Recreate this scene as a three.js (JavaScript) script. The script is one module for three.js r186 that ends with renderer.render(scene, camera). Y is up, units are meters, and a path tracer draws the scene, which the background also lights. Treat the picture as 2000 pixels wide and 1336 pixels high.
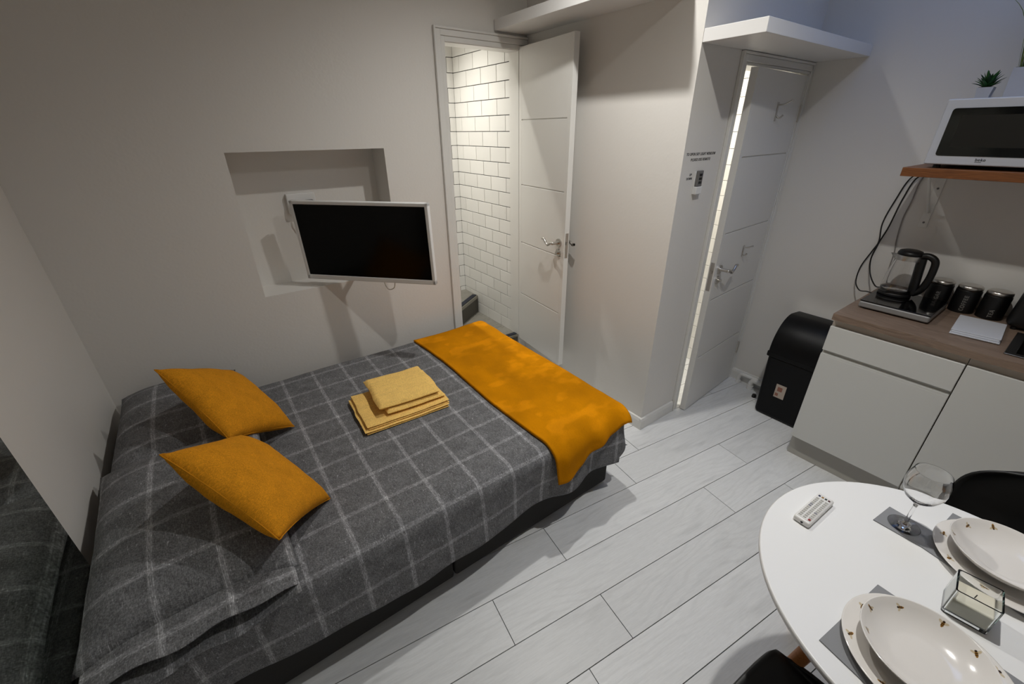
import * as THREE from 'three';
import { RoundedBoxGeometry } from 'three/addons/geometries/RoundedBoxGeometry.js';
import { TextGeometry } from 'three/addons/geometries/TextGeometry.js';
import { FontLoader } from 'three/addons/loaders/FontLoader.js';
import { mergeGeometries, mergeVertices, toCreasedNormals } from 'three/addons/utils/BufferGeometryUtils.js';

// ------------------------------------------------------------ camera, sky, lamps, exposure
const scene = new THREE.Scene();
const camera = new THREE.PerspectiveCamera(78.28, 2000 / 1336, 0.05, 60);
camera.rotation.order = 'YXZ';
camera.position.set(0.5666, 1.7185, 2.4901);
camera.rotation.set(-0.4664, -0.6276, -0.0072);
scene.add(camera);
const renderer = new THREE.WebGLRenderer({ antialias: true });
renderer.toneMapping = THREE.LinearToneMapping;
renderer.toneMappingExposure = 1.0;
renderer.shadowMap.enabled = true;
scene.background = new THREE.Color().setRGB(0.62, 0.98, 1.95);   // dusk seen through the roof window
const WARM = new THREE.Color().setRGB(1.0, 0.985, 0.945);
const H = 2.75;
const LAMPS = [   // x, z, candela of the recessed ceiling lamps
  [1.94, 1.05, 5.7], [1.88, 2.11, 6.2],
];
const BATH_LAMP = [1.95, -0.47, 8.5], TOILET_LAMP = [2.70, 0.70, 14];

// ------------------------------------------------------------ small tools
let seed = 7;
const rnd = () => { seed = (seed * 1664525 + 1013904223) >>> 0; return seed / 4294967296; };
const rr = (a, b) => a + (b - a) * rnd();
const perm = new Uint8Array(512);
{ const p = [...Array(256).keys()]; for (let i = 255; i > 0; i--) { const j = Math.floor(rnd() * (i + 1)); [p[i], p[j]] = [p[j], p[i]]; } for (let i = 0; i < 512; i++) perm[i] = p[i & 255]; }
const fade = t => t * t * (3 - 2 * t);
function vn(x, y, px = 256, py = 256) {   // value noise with a period
  const xi = Math.floor(x), yi = Math.floor(y), fx = fade(x - xi), fy = fade(y - yi);
  const m = (a, n) => ((a % n) + n) % n;
  const g = (i, j) => perm[(perm[m(i, px) & 255] + m(j, py)) & 255] / 255;
  const a = g(xi, yi), b = g(xi + 1, yi), c = g(xi, yi + 1), d = g(xi + 1, yi + 1);
  return a + (b - a) * fx + (c - a) * fy + (a - b - c + d) * fx * fy;
}
const fbm = (x, y, p, q, n = 4) => { let s = 0, a = 0.5, t = 0; for (let i = 0; i < n; i++) { s += a * vn(x, y, p, q); t += a; a *= 0.5; x *= 2; y *= 2; p *= 2; q *= 2; } return s / t; };
const sm = (a, b, x) => { const t = Math.min(1, Math.max(0, (x - a) / (b - a))); return t * t * (3 - 2 * t); };
function tex(w, h, fn, srgb = true) {
  const d = new Uint8Array(w * h * 4);
  for (let j = 0; j < h; j++) for (let i = 0; i < w; i++) {
    const c = fn(i / w, j / h, i, j), o = (j * w + i) * 4;
    if (typeof c === 'number') d[o] = d[o + 1] = d[o + 2] = Math.max(0, Math.min(255, c)); else for (let k = 0; k < 3; k++) d[o + k] = Math.max(0, Math.min(255, c[k]));
    d[o + 3] = 255;
  }
  const t = new THREE.DataTexture(d, w, h);
  t.wrapS = t.wrapT = THREE.RepeatWrapping; t.magFilter = THREE.LinearFilter; t.minFilter = THREE.LinearMipmapLinearFilter; t.generateMipmaps = true;
  if (srgb) t.colorSpace = THREE.SRGBColorSpace;
  t.needsUpdate = true;
  return t;
}
const rep = (t, a, b) => { const c = t.clone(); c.repeat.set(a, b); c.needsUpdate = true; return c; };
const std = (color, roughness = 0.6, o = {}) => new THREE.MeshStandardMaterial({ color, roughness, ...o });
const phy = (color, roughness = 0.6, o = {}) => new THREE.MeshPhysicalMaterial({ color, roughness, ...o });

function boxUV(g) {   // uv in metres by the main axis of each face
  const n = g.index ? g.toNonIndexed() : g, p = n.attributes.position, nn = n.attributes.normal, uv = new Float32Array(p.count * 2);
  for (let i = 0; i < p.count; i++) {
    const ax = Math.abs(nn.getX(i)), ay = Math.abs(nn.getY(i)), az = Math.abs(nn.getZ(i));
    const X = p.getX(i), Y = p.getY(i), Z = p.getZ(i);
    const [a, b] = ay >= ax && ay >= az ? [X, Z] : ax >= az ? [Z, Y] : [X, Y];
    uv[2 * i] = a; uv[2 * i + 1] = b;
  }
  n.setAttribute('uv', new THREE.BufferAttribute(uv, 2));
  return n;
}
const bx = (x0, x1, y0, y1, z0, z1) => { const g = new THREE.BoxGeometry(x1 - x0, y1 - y0, z1 - z0); g.translate((x0 + x1) / 2, (y0 + y1) / 2, (z0 + z1) / 2); return boxUV(g); };
const rb = (x0, x1, y0, y1, z0, z1, r = 0.004, s = 2) => { const w = x1 - x0, h = y1 - y0, d = z1 - z0; const g = new RoundedBoxGeometry(w, h, d, s, Math.min(r, w / 2.01, h / 2.01, d / 2.01)); g.translate((x0 + x1) / 2, (y0 + y1) / 2, (z0 + z1) / 2); return boxUV(g); };
const cyl = (r0, r1, h, x, y, z, n = 28) => { const g = new THREE.CylinderGeometry(r1, r0, h, n); g.translate(x, y + h / 2, z); return g; };
const lathe = (pts, n = 48) => new THREE.LatheGeometry(pts.map(p => new THREE.Vector2(p[0], p[1])), n);
function tube(pts, r, seg = 40, rad = 10, closed = false) { return new THREE.TubeGeometry(new THREE.CatmullRomCurve3(pts.map(p => new THREE.Vector3(...p)), closed), seg, r, rad, closed); }
function rod(a, b, r0, r1 = r0, n = 14) {
  const A = new THREE.Vector3(...a), B = new THREE.Vector3(...b), d = B.clone().sub(A), g = new THREE.CylinderGeometry(r1, r0, d.length(), n);
  g.translate(0, d.length() / 2, 0); g.applyQuaternion(new THREE.Quaternion().setFromUnitVectors(new THREE.Vector3(0, 1, 0), d.normalize())); g.translate(...a);
  return g;
}
function merge(...gs) {
  const l = gs.flat().map(g => { let n = g.index ? g.toNonIndexed() : g.clone(); for (const k of Object.keys(n.attributes)) if (!['position', 'normal', 'uv'].includes(k)) n.deleteAttribute(k); if (!n.attributes.normal) n.computeVertexNormals(); if (!n.attributes.uv) n.setAttribute('uv', new THREE.BufferAttribute(new Float32Array(n.attributes.position.count * 2), 2)); return n; });
  return mergeGeometries(l);
}
function smooth(g, keepUV = false) {   // weld and recompute normals
  let n = g.clone(); n.deleteAttribute('normal'); if (!keepUV) n.deleteAttribute('uv');
  n = mergeVertices(n, 1e-5); n.computeVertexNormals();
  if (!keepUV) { const p = n.attributes.position, uv = new Float32Array(p.count * 2); for (let i = 0; i < p.count; i++) { uv[2 * i] = p.getX(i); uv[2 * i + 1] = p.getZ(i); } n.setAttribute('uv', new THREE.BufferAttribute(uv, 2)); }
  return n;
}
function bend(g, fn) { const p = g.attributes.position, v = new THREE.Vector3(); for (let i = 0; i < p.count; i++) { v.fromBufferAttribute(p, i); fn(v); p.setXYZ(i, v.x, v.y, v.z); } return g; }
// a thin closed sheet over a grid: fn(u, v) -> [x, y, z, uvx, uvy], thickness behind the surface
function sheet(nu, nv, fn, thick) {
  const P = [], N = [], UV = [], id = (i, j) => j * (nu + 1) + i, V = new THREE.Vector3();
  for (let j = 0; j <= nv; j++) for (let i = 0; i <= nu; i++) { const r = fn(i / nu, j / nv); P.push(new THREE.Vector3(r[0], r[1], r[2])); UV.push([r[3] ?? i / nu, r[4] ?? j / nv]); }
  for (let j = 0; j <= nv; j++) for (let i = 0; i <= nu; i++) {
    const a = P[id(Math.min(nu, i + 1), j)].clone().sub(P[id(Math.max(0, i - 1), j)]), b = P[id(i, Math.min(nv, j + 1))].clone().sub(P[id(i, Math.max(0, j - 1))]);
    N.push(V.crossVectors(b, a).normalize().clone());
  }
  const pos = [], uv = [], idx = [], n = P.length;
  for (let k = 0; k < n; k++) { pos.push(P[k].x, P[k].y, P[k].z); uv.push(...UV[k]); }
  for (let k = 0; k < n; k++) { pos.push(P[k].x - N[k].x * thick, P[k].y - N[k].y * thick, P[k].z - N[k].z * thick); uv.push(...UV[k]); }
  for (let j = 0; j < nv; j++) for (let i = 0; i < nu; i++) {
    const a = id(i, j), b = id(i + 1, j), c = id(i + 1, j + 1), d = id(i, j + 1);
    idx.push(a, c, b, a, d, c, n + a, n + b, n + c, n + a, n + c, n + d);
  }
  const edge = [];
  for (let i = 0; i < nu; i++) edge.push([id(i, 0), id(i + 1, 0)]);
  for (let j = 0; j < nv; j++) edge.push([id(nu, j), id(nu, j + 1)]);
  for (let i = nu; i > 0; i--) edge.push([id(i, nv), id(i - 1, nv)]);
  for (let j = nv; j > 0; j--) edge.push([id(0, j), id(0, j - 1)]);
  for (const [a, b] of edge) idx.push(a, b, n + b, a, n + b, n + a);
  const g = new THREE.BufferGeometry();
  g.setAttribute('position', new THREE.Float32BufferAttribute(pos, 3)); g.setAttribute('uv', new THREE.Float32BufferAttribute(uv, 2)); g.setIndex(idx); g.computeVertexNormals();
  return g;
}
// names and parents
const taken = {};
function numbered(n) { const k = taken[n] = (taken[n] ?? -1) + 1; return k ? n + '_' + String(k).padStart(3, '0') : n; }
function mesh(name, g, m, parent, label) {
  const o = new THREE.Mesh(g, m); o.name = parent ? name : numbered(name); o.castShadow = o.receiveShadow = true;
  if (parent) { const same = parent.children.filter(c => c.name.replace(/_\d{3}$/, '') === name).length; if (same) o.name = name + '_' + String(same).padStart(3, '0'); }
  (parent ?? scene).add(o); if (label) o.userData.label = label; return o;
}
function tag(o, label, category, group) { o.userData.label = label; o.userData.category = category; if (group) o.userData.group = group; return o; }
function thing(name, label, category, pos = [0, 0, 0], turn = 0, group) { const o = new THREE.Group(); o.name = numbered(name); o.position.set(...pos); o.rotation.y = turn; scene.add(o); return tag(o, label, category, group); }
function struct(name, g, m, label) { const o = g ? mesh(name, g, m) : new THREE.Group(); if (!g) { o.name = numbered(name); scene.add(o); } o.userData.kind = 'structure'; if (label) o.userData.label = label; return o; }

// ------------------------------------------------------------ materials
const plasterBump = tex(512, 512, (u, v) => 128 + 70 * (fbm(u * 24, v * 24, 24, 24, 4) - 0.5) + 40 * (vn(u * 128, v * 128, 128, 128) - 0.5), false);
const paint = std(new THREE.Color().setRGB(0.74, 0.715, 0.675), 0.62, { bumpMap: plasterBump, bumpScale: 0.0012 });
const ceilingPaint = std(new THREE.Color().setRGB(0.76, 0.735, 0.69), 0.8);
const gloss = std(new THREE.Color().setRGB(0.74, 0.73, 0.70), 0.34);
const laminate = std(new THREE.Color().setRGB(0.76, 0.75, 0.735), 0.42);
const steel = std(new THREE.Color().setRGB(0.55, 0.53, 0.50), 0.28, { metalness: 1 });
const chrome = std(new THREE.Color().setRGB(0.75, 0.74, 0.72), 0.12, { metalness: 1 });
const darkMetal = std(0x0b0b0c, 0.45, { metalness: 0.3 });
const blackPlastic = std(0x070708, 0.42);
const blackGloss = std(0x040405, 0.08);
const whitePlastic = std(new THREE.Color().setRGB(0.78, 0.775, 0.76), 0.4);
const greyPlastic = std(new THREE.Color().setRGB(0.16, 0.155, 0.15), 0.5);
const glass = new THREE.MeshPhysicalMaterial({ color: 0xffffff, roughness: 0.0, transmission: 1, thickness: 0.002, ior: 1.5 });
const pane = new THREE.MeshPhysicalMaterial({ color: 0xffffff, roughness: 0.0, transmission: 1, thickness: 0, ior: 1.45 });

const plankTex = tex(2048, 1024, (u, v) => {   // 2.6 m x 1.3 m of white-washed oak, grain along u
  const warp = fbm(u * 6, v * 10, 6, 10, 3) * 0.55;
  const ring = Math.sin((v * 34 + warp * 9 + fbm(u * 3, v * 5, 3, 5, 2) * 5) * 6.283);
  const fine = vn(u * 60, v * 420, 60, 420), finer = vn(u * 180, v * 760, 180, 760);
  const knot = Math.pow(fbm(u * 10 + 3, v * 12 + 1, 10, 12, 3), 5) * 3.2;
  const broad = fbm(u * 4, v * 8, 4, 8, 3);
  const k = 233 - 5 * sm(0.1, 1, ring) * sm(0.45, 0.62, broad) - 8 * fine - 6 * finer - 16 * knot * sm(0.4, 0.9, vn(u * 24, v * 90, 24, 90)) + 10 * (broad - 0.5);
  return [k, k - 0.5, k - 1.5];
});
const plankMats = [0, 1, 2, 3].map(i => { const c = 0.92 + 0.02 * i; return std(new THREE.Color().setRGB(c * 0.985, c, c * 1.01), 0.40, { map: plankTex }); });
const subfloor = std(0x1c1b1a, 0.9);

const CHECK = 0.155;
const checkTex = (() => {   // four checks a side: charcoal ground, pale slubbed bands
  const n = 4;
  return tex(1024, 1024, (u, v, i, j) => {
    const slubU = vn(u * 180, v * 512, 180, 512), slubV = vn(u * 512, v * 120, 512, 120), mott = fbm(u * 20, v * 20, 20, 20, 4);
    const streak = sm(0.80, 0.97, vn(u * 300, v * 60, 300, 60)) * sm(0.45, 0.7, fbm(u * 16, v * 16, 16, 16, 2));
    let k = 104 + 42 * (slubU - 0.5) + 36 * (slubV - 0.5) + 26 * (mott - 0.5) + 52 * streak;
    const band = (t, w) => { const d = Math.abs(((t * n) % 1) - 0.5) * CHECK * 1000; return d; };   // mm from the band's centre
    const du = band(u), dv = band(v);
    const prof = d => d < 2.0 ? 0.8 : d < 3.6 ? 0.5 : d < 6.0 ? 1 : d < 7.6 ? 0.45 : d < 10 ? 0.3 : 0;
    const wa = 0.2 + 0.9 * vn(u * 320, v * 90, 320, 90), wb = 0.2 + 0.9 * vn(u * 90, v * 320, 90, 320);
    k += 62 * Math.max(prof(du) * wa, prof(dv) * wb * 0.85) + 22 * Math.min(prof(du), prof(dv));
    return [k, k, k * 1.015];
  });
})();
const clothBump = tex(512, 512, (u, v) => 128 + 60 * (vn(u * 170, v * 256, 170, 256) - 0.5) + 60 * (vn(u * 256, v * 170, 256, 170) - 0.5), false);
const checkMat = std(0xffffff, 0.95, { map: rep(checkTex, 1 / (4 * CHECK), 1 / (4 * CHECK)), bumpMap: rep(clothBump, 2, 2), bumpScale: 0.0006 });
const baseFabric = std(0x2b2a29, 0.95, { bumpMap: rep(clothBump, 3, 3), bumpScale: 0.0008 });
const mustardTex = tex(512, 512, (u, v) => { const k = 1 + 0.16 * (vn(u * 200, v * 256, 200, 256) - 0.5) + 0.16 * (vn(u * 256, v * 200, 256, 200) - 0.5) + 0.10 * (fbm(u * 12, v * 12, 12, 12, 3) - 0.5); return [205 * k, 136 * k, 30 * k]; });
const cushionMat = phy(0xffffff, 0.92, { specularIntensity: 0.2, map: rep(mustardTex, 3, 3), bumpMap: rep(clothBump, 3, 3), bumpScale: 0.0007 });
const velvetTex = tex(1024, 1024, (u, v) => { const m = fbm(u * 9, v * 7, 9, 7, 4), s = sm(0.55, 0.75, fbm(u * 9 + 2, v * 12, 9, 12, 3)); const k = 0.96 + 0.22 * (m - 0.5) + 0.10 * s + 0.06 * (vn(u * 400, v * 400, 400, 400) - 0.5); return [199 * k, 127 * k, 2 + 6 * s]; });
const velvet = phy(0xffffff, 0.95, { map: rep(velvetTex, 1.1, 1.1), specularIntensity: 0.15 });
const terryTex = tex(512, 512, (u, v) => { const k = 1 + 0.22 * (vn(u * 220, v * 220, 220, 220) - 0.5) + 0.10 * (fbm(u * 10, v * 30, 10, 30, 3) - 0.5); return [244 * k, 200 * k, 113 * k]; });
const terryBump = tex(512, 512, (u, v) => 255 * vn(u * 200, v * 200, 200, 200), false);
const terry = std(0xffffff, 0.98, { map: rep(terryTex, 3, 3), bumpMap: rep(terryBump, 3, 3), bumpScale: 0.0012 });
const wood = (a, b, along = 1) => tex(1024, 512, (u, v) => {
  const w = fbm(u * 5, v * 8, 5, 8, 3), g = 0.5 + 0.5 * Math.sin((v * 22 + w * 7) * 6.283), f = vn(u * 40, v * 300, 40, 300), k = Math.min(1, Math.max(0, 0.45 * g * sm(0.3, 0.7, w) + 0.55 * f));
  return [0, 1, 2].map(i => a[i] + (b[i] - a[i]) * k);
});
const worktopMat = std(0xffffff, 0.4, { map: rep(wood([140, 120, 104], [104, 86, 73]), 0.9, 2.2) });
const oakMat = std(0xffffff, 0.45, { map: rep(wood([132, 80, 38], [92, 52, 22]), 1.2, 4) });
const beech = std(0xffffff, 0.5, { map: rep(wood([196, 132, 78], [160, 98, 52]), 2, 4) });
const tileMat = [0, 1, 2].map(i => std(new THREE.Color().setRGB(0.80 - 0.02 * i, 0.79 - 0.02 * i, 0.76 - 0.02 * i), 0.16));
const grout = std(0x2a2825, 0.95);
const tileFloorMat = std(0xffffff, 0.5, { map: rep(wood([134, 131, 122], [98, 95, 88]), 1.5, 3) });

// ------------------------------------------------------------ shell of the room
const X1 = 2.502, ZC = 1.215, X2 = 3.592, ZF = 3.5, T = 0.1;
struct('wall_left', bx(-0.12, 0, 0, H, -0.1, ZF), paint);
{ // long wall with the recess for the television and the shower-room doorway
  const N0 = 0.745, N1 = 1.504, M0 = 0.930, M1 = 1.635, D0 = 1.925, D1 = 2.44, DT = 2.158, ND = -0.2;
  const sh = new THREE.Shape(); sh.moveTo(0, 0); sh.lineTo(X1 + T, 0); sh.lineTo(X1 + T, H); sh.lineTo(0, H); sh.closePath();
  const h1 = new THREE.Path(); h1.moveTo(N0, M0); h1.lineTo(N0, M1); h1.lineTo(N1, M1); h1.lineTo(N1, M0); h1.closePath();
  const h2 = new THREE.Path(); h2.moveTo(D0, 0.02); h2.lineTo(D0, DT); h2.lineTo(D1, DT); h2.lineTo(D1, 0.02); h2.closePath();
  sh.holes.push(h1, h2);
  const g = new THREE.ExtrudeGeometry(sh, { depth: T, bevelEnabled: false }); g.translate(0, 0, -T);
  struct('wall_back', merge(boxUV(g), bx(N0 - 0.05, N1 + 0.05, M0 - 0.05, M1 + 0.05, ND - 0.05, ND), bx(N0 - 0.05, N0, M0, M1, ND, -T), bx(N1, N1 + 0.05, M0, M1, ND, -T), bx(N0 - 0.05, N1 + 0.05, M1, M1 + 0.05, ND, -T), bx(N0 - 0.05, N1 + 0.05, M0 - 0.05, M0, ND, -T)), paint);
}
struct('wall_side', bx(X1, X1 + T, 0, H, 0, ZC), paint);
struct('wall_alcove', merge(bx(X1 + T, 2.885, 0, H, ZC - T, ZC), bx(3.565, X2, 0, H, ZC - T, ZC), bx(2.885, 3.565, 1.995, H, ZC - T, ZC)), paint);
struct('wall_right', bx(X2, X2 + T, 0, H, 0.05, ZF), paint);
struct('wall_front', bx(-0.12, X2 + T, 0, H, ZF, ZF + T), paint);
// ceiling with the opening of the roof window
const SK = [2.62, 3.42, 1.62, 2.62];
struct('ceiling', merge(bx(-0.12, SK[0], H, H + 0.22, -1.0, ZF + T), bx(SK[1], X2 + T, H, H + 0.22, -1.0, ZF + T), bx(SK[0], SK[1], H, H + 0.22, -1.0, SK[2]), bx(SK[0], SK[1], H, H + 0.22, SK[3], ZF + T)), ceilingPaint);
{ const w = struct('window_1', null, null, 'white framed roof window over the kitchen');
  mesh('window_frame', merge(bx(SK[0], SK[1], H + 0.16, H + 0.21, SK[2], SK[2] + 0.05), bx(SK[0], SK[1], H + 0.16, H + 0.21, SK[3] - 0.05, SK[3]), bx(SK[0], SK[0] + 0.05, H + 0.16, H + 0.21, SK[2] + 0.05, SK[3] - 0.05), bx(SK[1] - 0.05, SK[1], H + 0.16, H + 0.21, SK[2] + 0.05, SK[3] - 0.05)), gloss, w);
  mesh('pane', bx(SK[0] + 0.05, SK[1] - 0.05, H + 0.183, H + 0.187, SK[2] + 0.05, SK[3] - 0.05), pane, w); }

// floor: planks laid at 7.6 degrees to the walls
{
  const f = struct('floor', bx(-0.12, X2 + T, -0.12, -0.012, -0.1, ZF + T), subfloor);
  const al = 0.1328, c = Math.cos(al), s = Math.sin(al), W = 0.1935, L = 1.262, t0 = 1.609, gap = 0.0016;
  const known = { '-1': 1.319, '-2': 1.688, '0': 1.721, '-3': 2.285, '-4': 2.486, '-5': 3.38 };
  const clip = (poly, f) => { const o = []; for (let i = 0; i < poly.length; i++) { const a = poly[i], b = poly[(i + 1) % poly.length], fa = f(a), fb = f(b); if (fa >= 0) o.push(a); if ((fa > 0 && fb < 0) || (fa < 0 && fb > 0)) { const k = fa / (fa - fb); o.push([a[0] + (b[0] - a[0]) * k, a[1] + (b[1] - a[1]) * k]); } } return o; };
  const P = (u, v) => [u * c - v * s, u * s + v * c];
  for (let k = -11; k <= 11; k++) {
    const start = known[k] ?? rr(0, L);
    for (let j = -5; j <= 5; j++) {
      const u0 = start + j * L, u1 = u0 + L, v0 = t0 + k * W, v1 = v0 + W;
      let q = [P(u0 + gap, v0 + gap), P(u1 - gap, v0 + gap), P(u1 - gap, v1 - gap), P(u0 + gap, v1 - gap)];
      for (const h of [p => p[0] - 0.001, p => X2 - 0.001 - p[0], p => p[1] - 0.001, p => ZF - 0.001 - p[1]]) if (q.length) q = clip(q, h);
      if (q.length < 3) continue;
      let area = 0; for (let i = 0; i < q.length; i++) { const a = q[i], b = q[(i + 1) % q.length]; area += a[0] * b[1] - a[1] * b[0]; }
      if (Math.abs(area) < 0.004) continue;
      const ou = rr(0, 2.6), ov = rr(0, 1.3), pos = [], uv = [], nor = [];
      const put = (p, y, n) => { pos.push(p[0], y, p[1]); nor.push(...n); const U = p[0] * c + p[1] * s, V = -p[0] * s + p[1] * c; uv.push((U + ou) / 2.6, (V + ov) / 1.3); };
      for (let i = 1; i < q.length - 1; i++) { put(q[0], 0, [0, 1, 0]); put(q[i + 1], 0, [0, 1, 0]); put(q[i], 0, [0, 1, 0]); }
      for (let i = 0; i < q.length; i++) { const a = q[i], b = q[(i + 1) % q.length], l = Math.hypot(b[0] - a[0], b[1] - a[1]) || 1, n = [(b[1] - a[1]) / l, 0, -(b[0] - a[0]) / l]; put(a, 0, n); put(b, 0, n); put(b, -0.012, n); put(a, 0, n); put(b, -0.012, n); put(a, -0.012, n); }
      const g = new THREE.BufferGeometry(); g.setAttribute('position', new THREE.Float32BufferAttribute(pos, 3)); g.setAttribute('normal', new THREE.Float32BufferAttribute(nor, 3)); g.setAttribute('uv', new THREE.Float32BufferAttribute(uv, 2));
      mesh('plank', g, plankMats[Math.floor(rnd() * 4)], f);
    }
  }
}
// skirting boards
const skirt = (a, b, axis, at, dir) => { const s = new THREE.Shape([[0, 0], [0.016, 0], [0.016, 0.06], [0.011, 0.078], [0, 0.08]].map(p => new THREE.Vector2(...p))); const g = new THREE.ExtrudeGeometry(s, { depth: b - a, bevelEnabled: false });
  if (axis === 'z') { if (dir < 0) g.scale(-1, 1, 1); g.translate(at, 0, a); if (dir < 0) { const n = g.index ? g.toNonIndexed() : g, p = n.attributes.position; for (let i = 0; i < p.count; i += 3) { const x = p.getX(i), y = p.getY(i), z = p.getZ(i); p.setXYZ(i, p.getX(i + 1), p.getY(i + 1), p.getZ(i + 1)); p.setXYZ(i + 1, x, y, z); } n.computeVertexNormals(); return n; } return g; }
  g.rotateY(Math.PI / 2); g.scale(1, 1, -1); g.translate(a, 0, at); { const n = g.index ? g.toNonIndexed() : g, p = n.attributes.position; for (let i = 0; i < p.count; i += 3) { const x = p.getX(i), y = p.getY(i), z = p.getZ(i); p.setXYZ(i, p.getX(i + 1), p.getY(i + 1), p.getZ(i + 1)); p.setXYZ(i + 1, x, y, z); } n.computeVertexNormals(); return n; } };
struct('baseboard_side', skirt(0.03, ZC - 0.0005, 'z', X1, -1), gloss);
struct('baseboard_alcove', skirt(X1 - 0.016, 2.822, 'x', ZC, 1), gloss);
struct('baseboard_right', skirt(ZC, 1.88, 'z', X2, -1), gloss);

// door casings: three nested steps
function casing(x0, x1, y1, z, sides, w, y0 = 0) {
  const out = [], steps = [[0, 0.012, 0.020], [0.012, 0.042, 0.014], [0.042, w, 0.009]];
  for (const [a, b, d] of steps) {
    const ox0 = x0 - w + a, ix0 = x0 - w + b, oy = y1 + w - a, iy = y1 + w - b, ox1 = sides.rightEdge ?? x1 + w - a, ix1 = x1 + w - b;
    out.push(rb(ox0, ix0, y0, oy, z, z + d, 0.004));
    out.push(rb(ix0 - 0.002, sides.rightEdge ?? ox1, iy, oy, z, z + d, 0.004));
    if (sides.right) out.push(rb(Math.min(ix1, sides.limit - 0.002), Math.min(ox1, sides.limit), y0, oy, z, z + d, 0.004));
  }
  return merge(out);
}
struct('trim_1', merge(casing(1.925, 2.44, 2.158, 0, { rightEdge: 2.5 }, 0.068), bx(1.913, 1.927, 0.221, 2.156, -T - 0.003, 0.002), bx(1.913, 2.437, 2.156, 2.17, -T - 0.003, 0.002), bx(2.4365, 2.45, 0.221, 2.1555, -T + 0.002, 0.004), bx(2.441, 2.5, 0, 2.17, 0.0005, 0.010)), gloss, 'white moulded casing round the shower-room doorway');
struct('trim_2', merge(casing(2.885, 3.565, 1.99, ZC, { right: true, limit: X2 - 0.002 }, 0.056), bx(2.873, 2.887, 0, 1.99, ZC - T - 0.003, ZC + 0.002), bx(3.562, 3.574, 0, 1.99, ZC - T - 0.003, ZC + 0.002), bx(2.873, 3.574, 1.99, 2.002, ZC - T - 0.003, ZC + 0.002)), gloss, 'white moulded casing round the door beside the bin');

// lever handle pieces in a frame whose +z leaves the door and whose +x runs along the lever
function lever(parent, at, dir, len) {
  const ap = g => g.translate(...at);
  const h = mesh('handle', ap(merge(new THREE.CylinderGeometry(0.026, 0.026, 0.008, 26).rotateX(Math.PI / 2).translate(0, 0, 0.004), new THREE.CylinderGeometry(0.010, 0.010, 0.05, 16).rotateX(Math.PI / 2).translate(0, 0, 0.03),
    tube([[0, 0, 0.05], [0.02, -0.002, 0.053], [0.05, -0.018, 0.053], [0.075, -0.008, 0.052], [0.10, 0.012, 0.05], [len, 0.010, 0.048]].map(p => [p[0] * dir, p[1], p[2]]), 0.0085, 30, 12), new THREE.SphereGeometry(0.0085, 12, 8).translate(len * dir, 0.010, 0.048), new THREE.SphereGeometry(0.011, 12, 8).translate(0, 0, 0.052))), steel, parent, 'brushed steel wavy lever handle');
  mesh('thumb_turn', ap(merge(new THREE.CylinderGeometry(0.024, 0.024, 0.008, 26).rotateX(Math.PI / 2).translate(0, -0.065, 0.004), new THREE.CylinderGeometry(0.009, 0.009, 0.02, 16).rotateX(Math.PI / 2).translate(0, -0.065, 0.014))), steel, parent, 'round steel lock rose');
  return h;
}
// a flush door leaf of five panels between stiles; local x from hinge to latch, z thickness backwards, face at z = 0
function leaf(group, w, y0, y1) {
  const n = 5, g = 0.005, d = 0.005, th = 0.036, ph = (y1 - y0) / n, out = [bx(0, w, y0, y1, -th + d, -d)];
  for (const [za, zb] of [[-d, 0], [-th, -th + d]]) {
    out.push(bx(0, 0.03, y0, y1, za, zb), bx(w - 0.03, w, y0, y1, za, zb));
  }
  mesh('door_slab', merge(out), gloss, group);
  for (const [za, zb] of [[-d, 0], [-th, -th + d]]) for (let i = 0; i < n; i++) mesh('door_panel', rb(0.0295, w - 0.0295, y0 + i * ph + (i ? g / 2 : 0), y0 + (i + 1) * ph - (i < n - 1 ? g / 2 : 0), za, zb, 0.0022), gloss, group);
  return th;
}
{ // shower-room door swung into the room against the side wall
  const d = struct('door_1', null, null, 'white panelled door standing open against the side wall');
  const hx = 2.4388, hz = 0.006, fx = 2.3899, fz = 0.5459, w = Math.hypot(fx - hx, fz - hz);
  d.position.set(hx, 0, hz); d.rotation.y = -Math.atan2(fz - hz, fx - hx);     // local +x points from hinge to latch, +z faces the bed side
  leaf(d, w, 0.196, 2.1740);
  // local +z after this turn points towards -x of the room
  lever(d, [w - 0.055, 1.075, 0], -1, 0.118);
  const back = new THREE.Group(); back.name = 'outer_handle'; d.add(back); mesh('lever', merge(new THREE.CylinderGeometry(0.026, 0.026, 0.008, 24).rotateX(Math.PI / 2).translate(w - 0.055, 1.075, -0.040), new THREE.CylinderGeometry(0.010, 0.010, 0.034, 14).rotateX(Math.PI / 2).translate(w - 0.055, 1.075, -0.054), tube([[w - 0.055, 1.075, -0.07], [w - 0.03, 1.072, -0.071], [w - 0.005, 1.060, -0.071], [w + 0.012, 1.066, -0.070]], 0.0085, 18, 10)), steel, back);
  mesh('latch_plate', merge(bx(w - 0.001, w + 0.0015, 0.985, 1.14, -0.029, -0.007), bx(w, w + 0.008, 1.068, 1.086, -0.024, -0.012)), steel, d, 'steel latch plate on the door edge');
  for (const y of [0.45, 1.9]) mesh('hinge', cyl(0.006, 0.006, 0.09, 0.0, y, -0.042, 12), steel, d);
}
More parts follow.
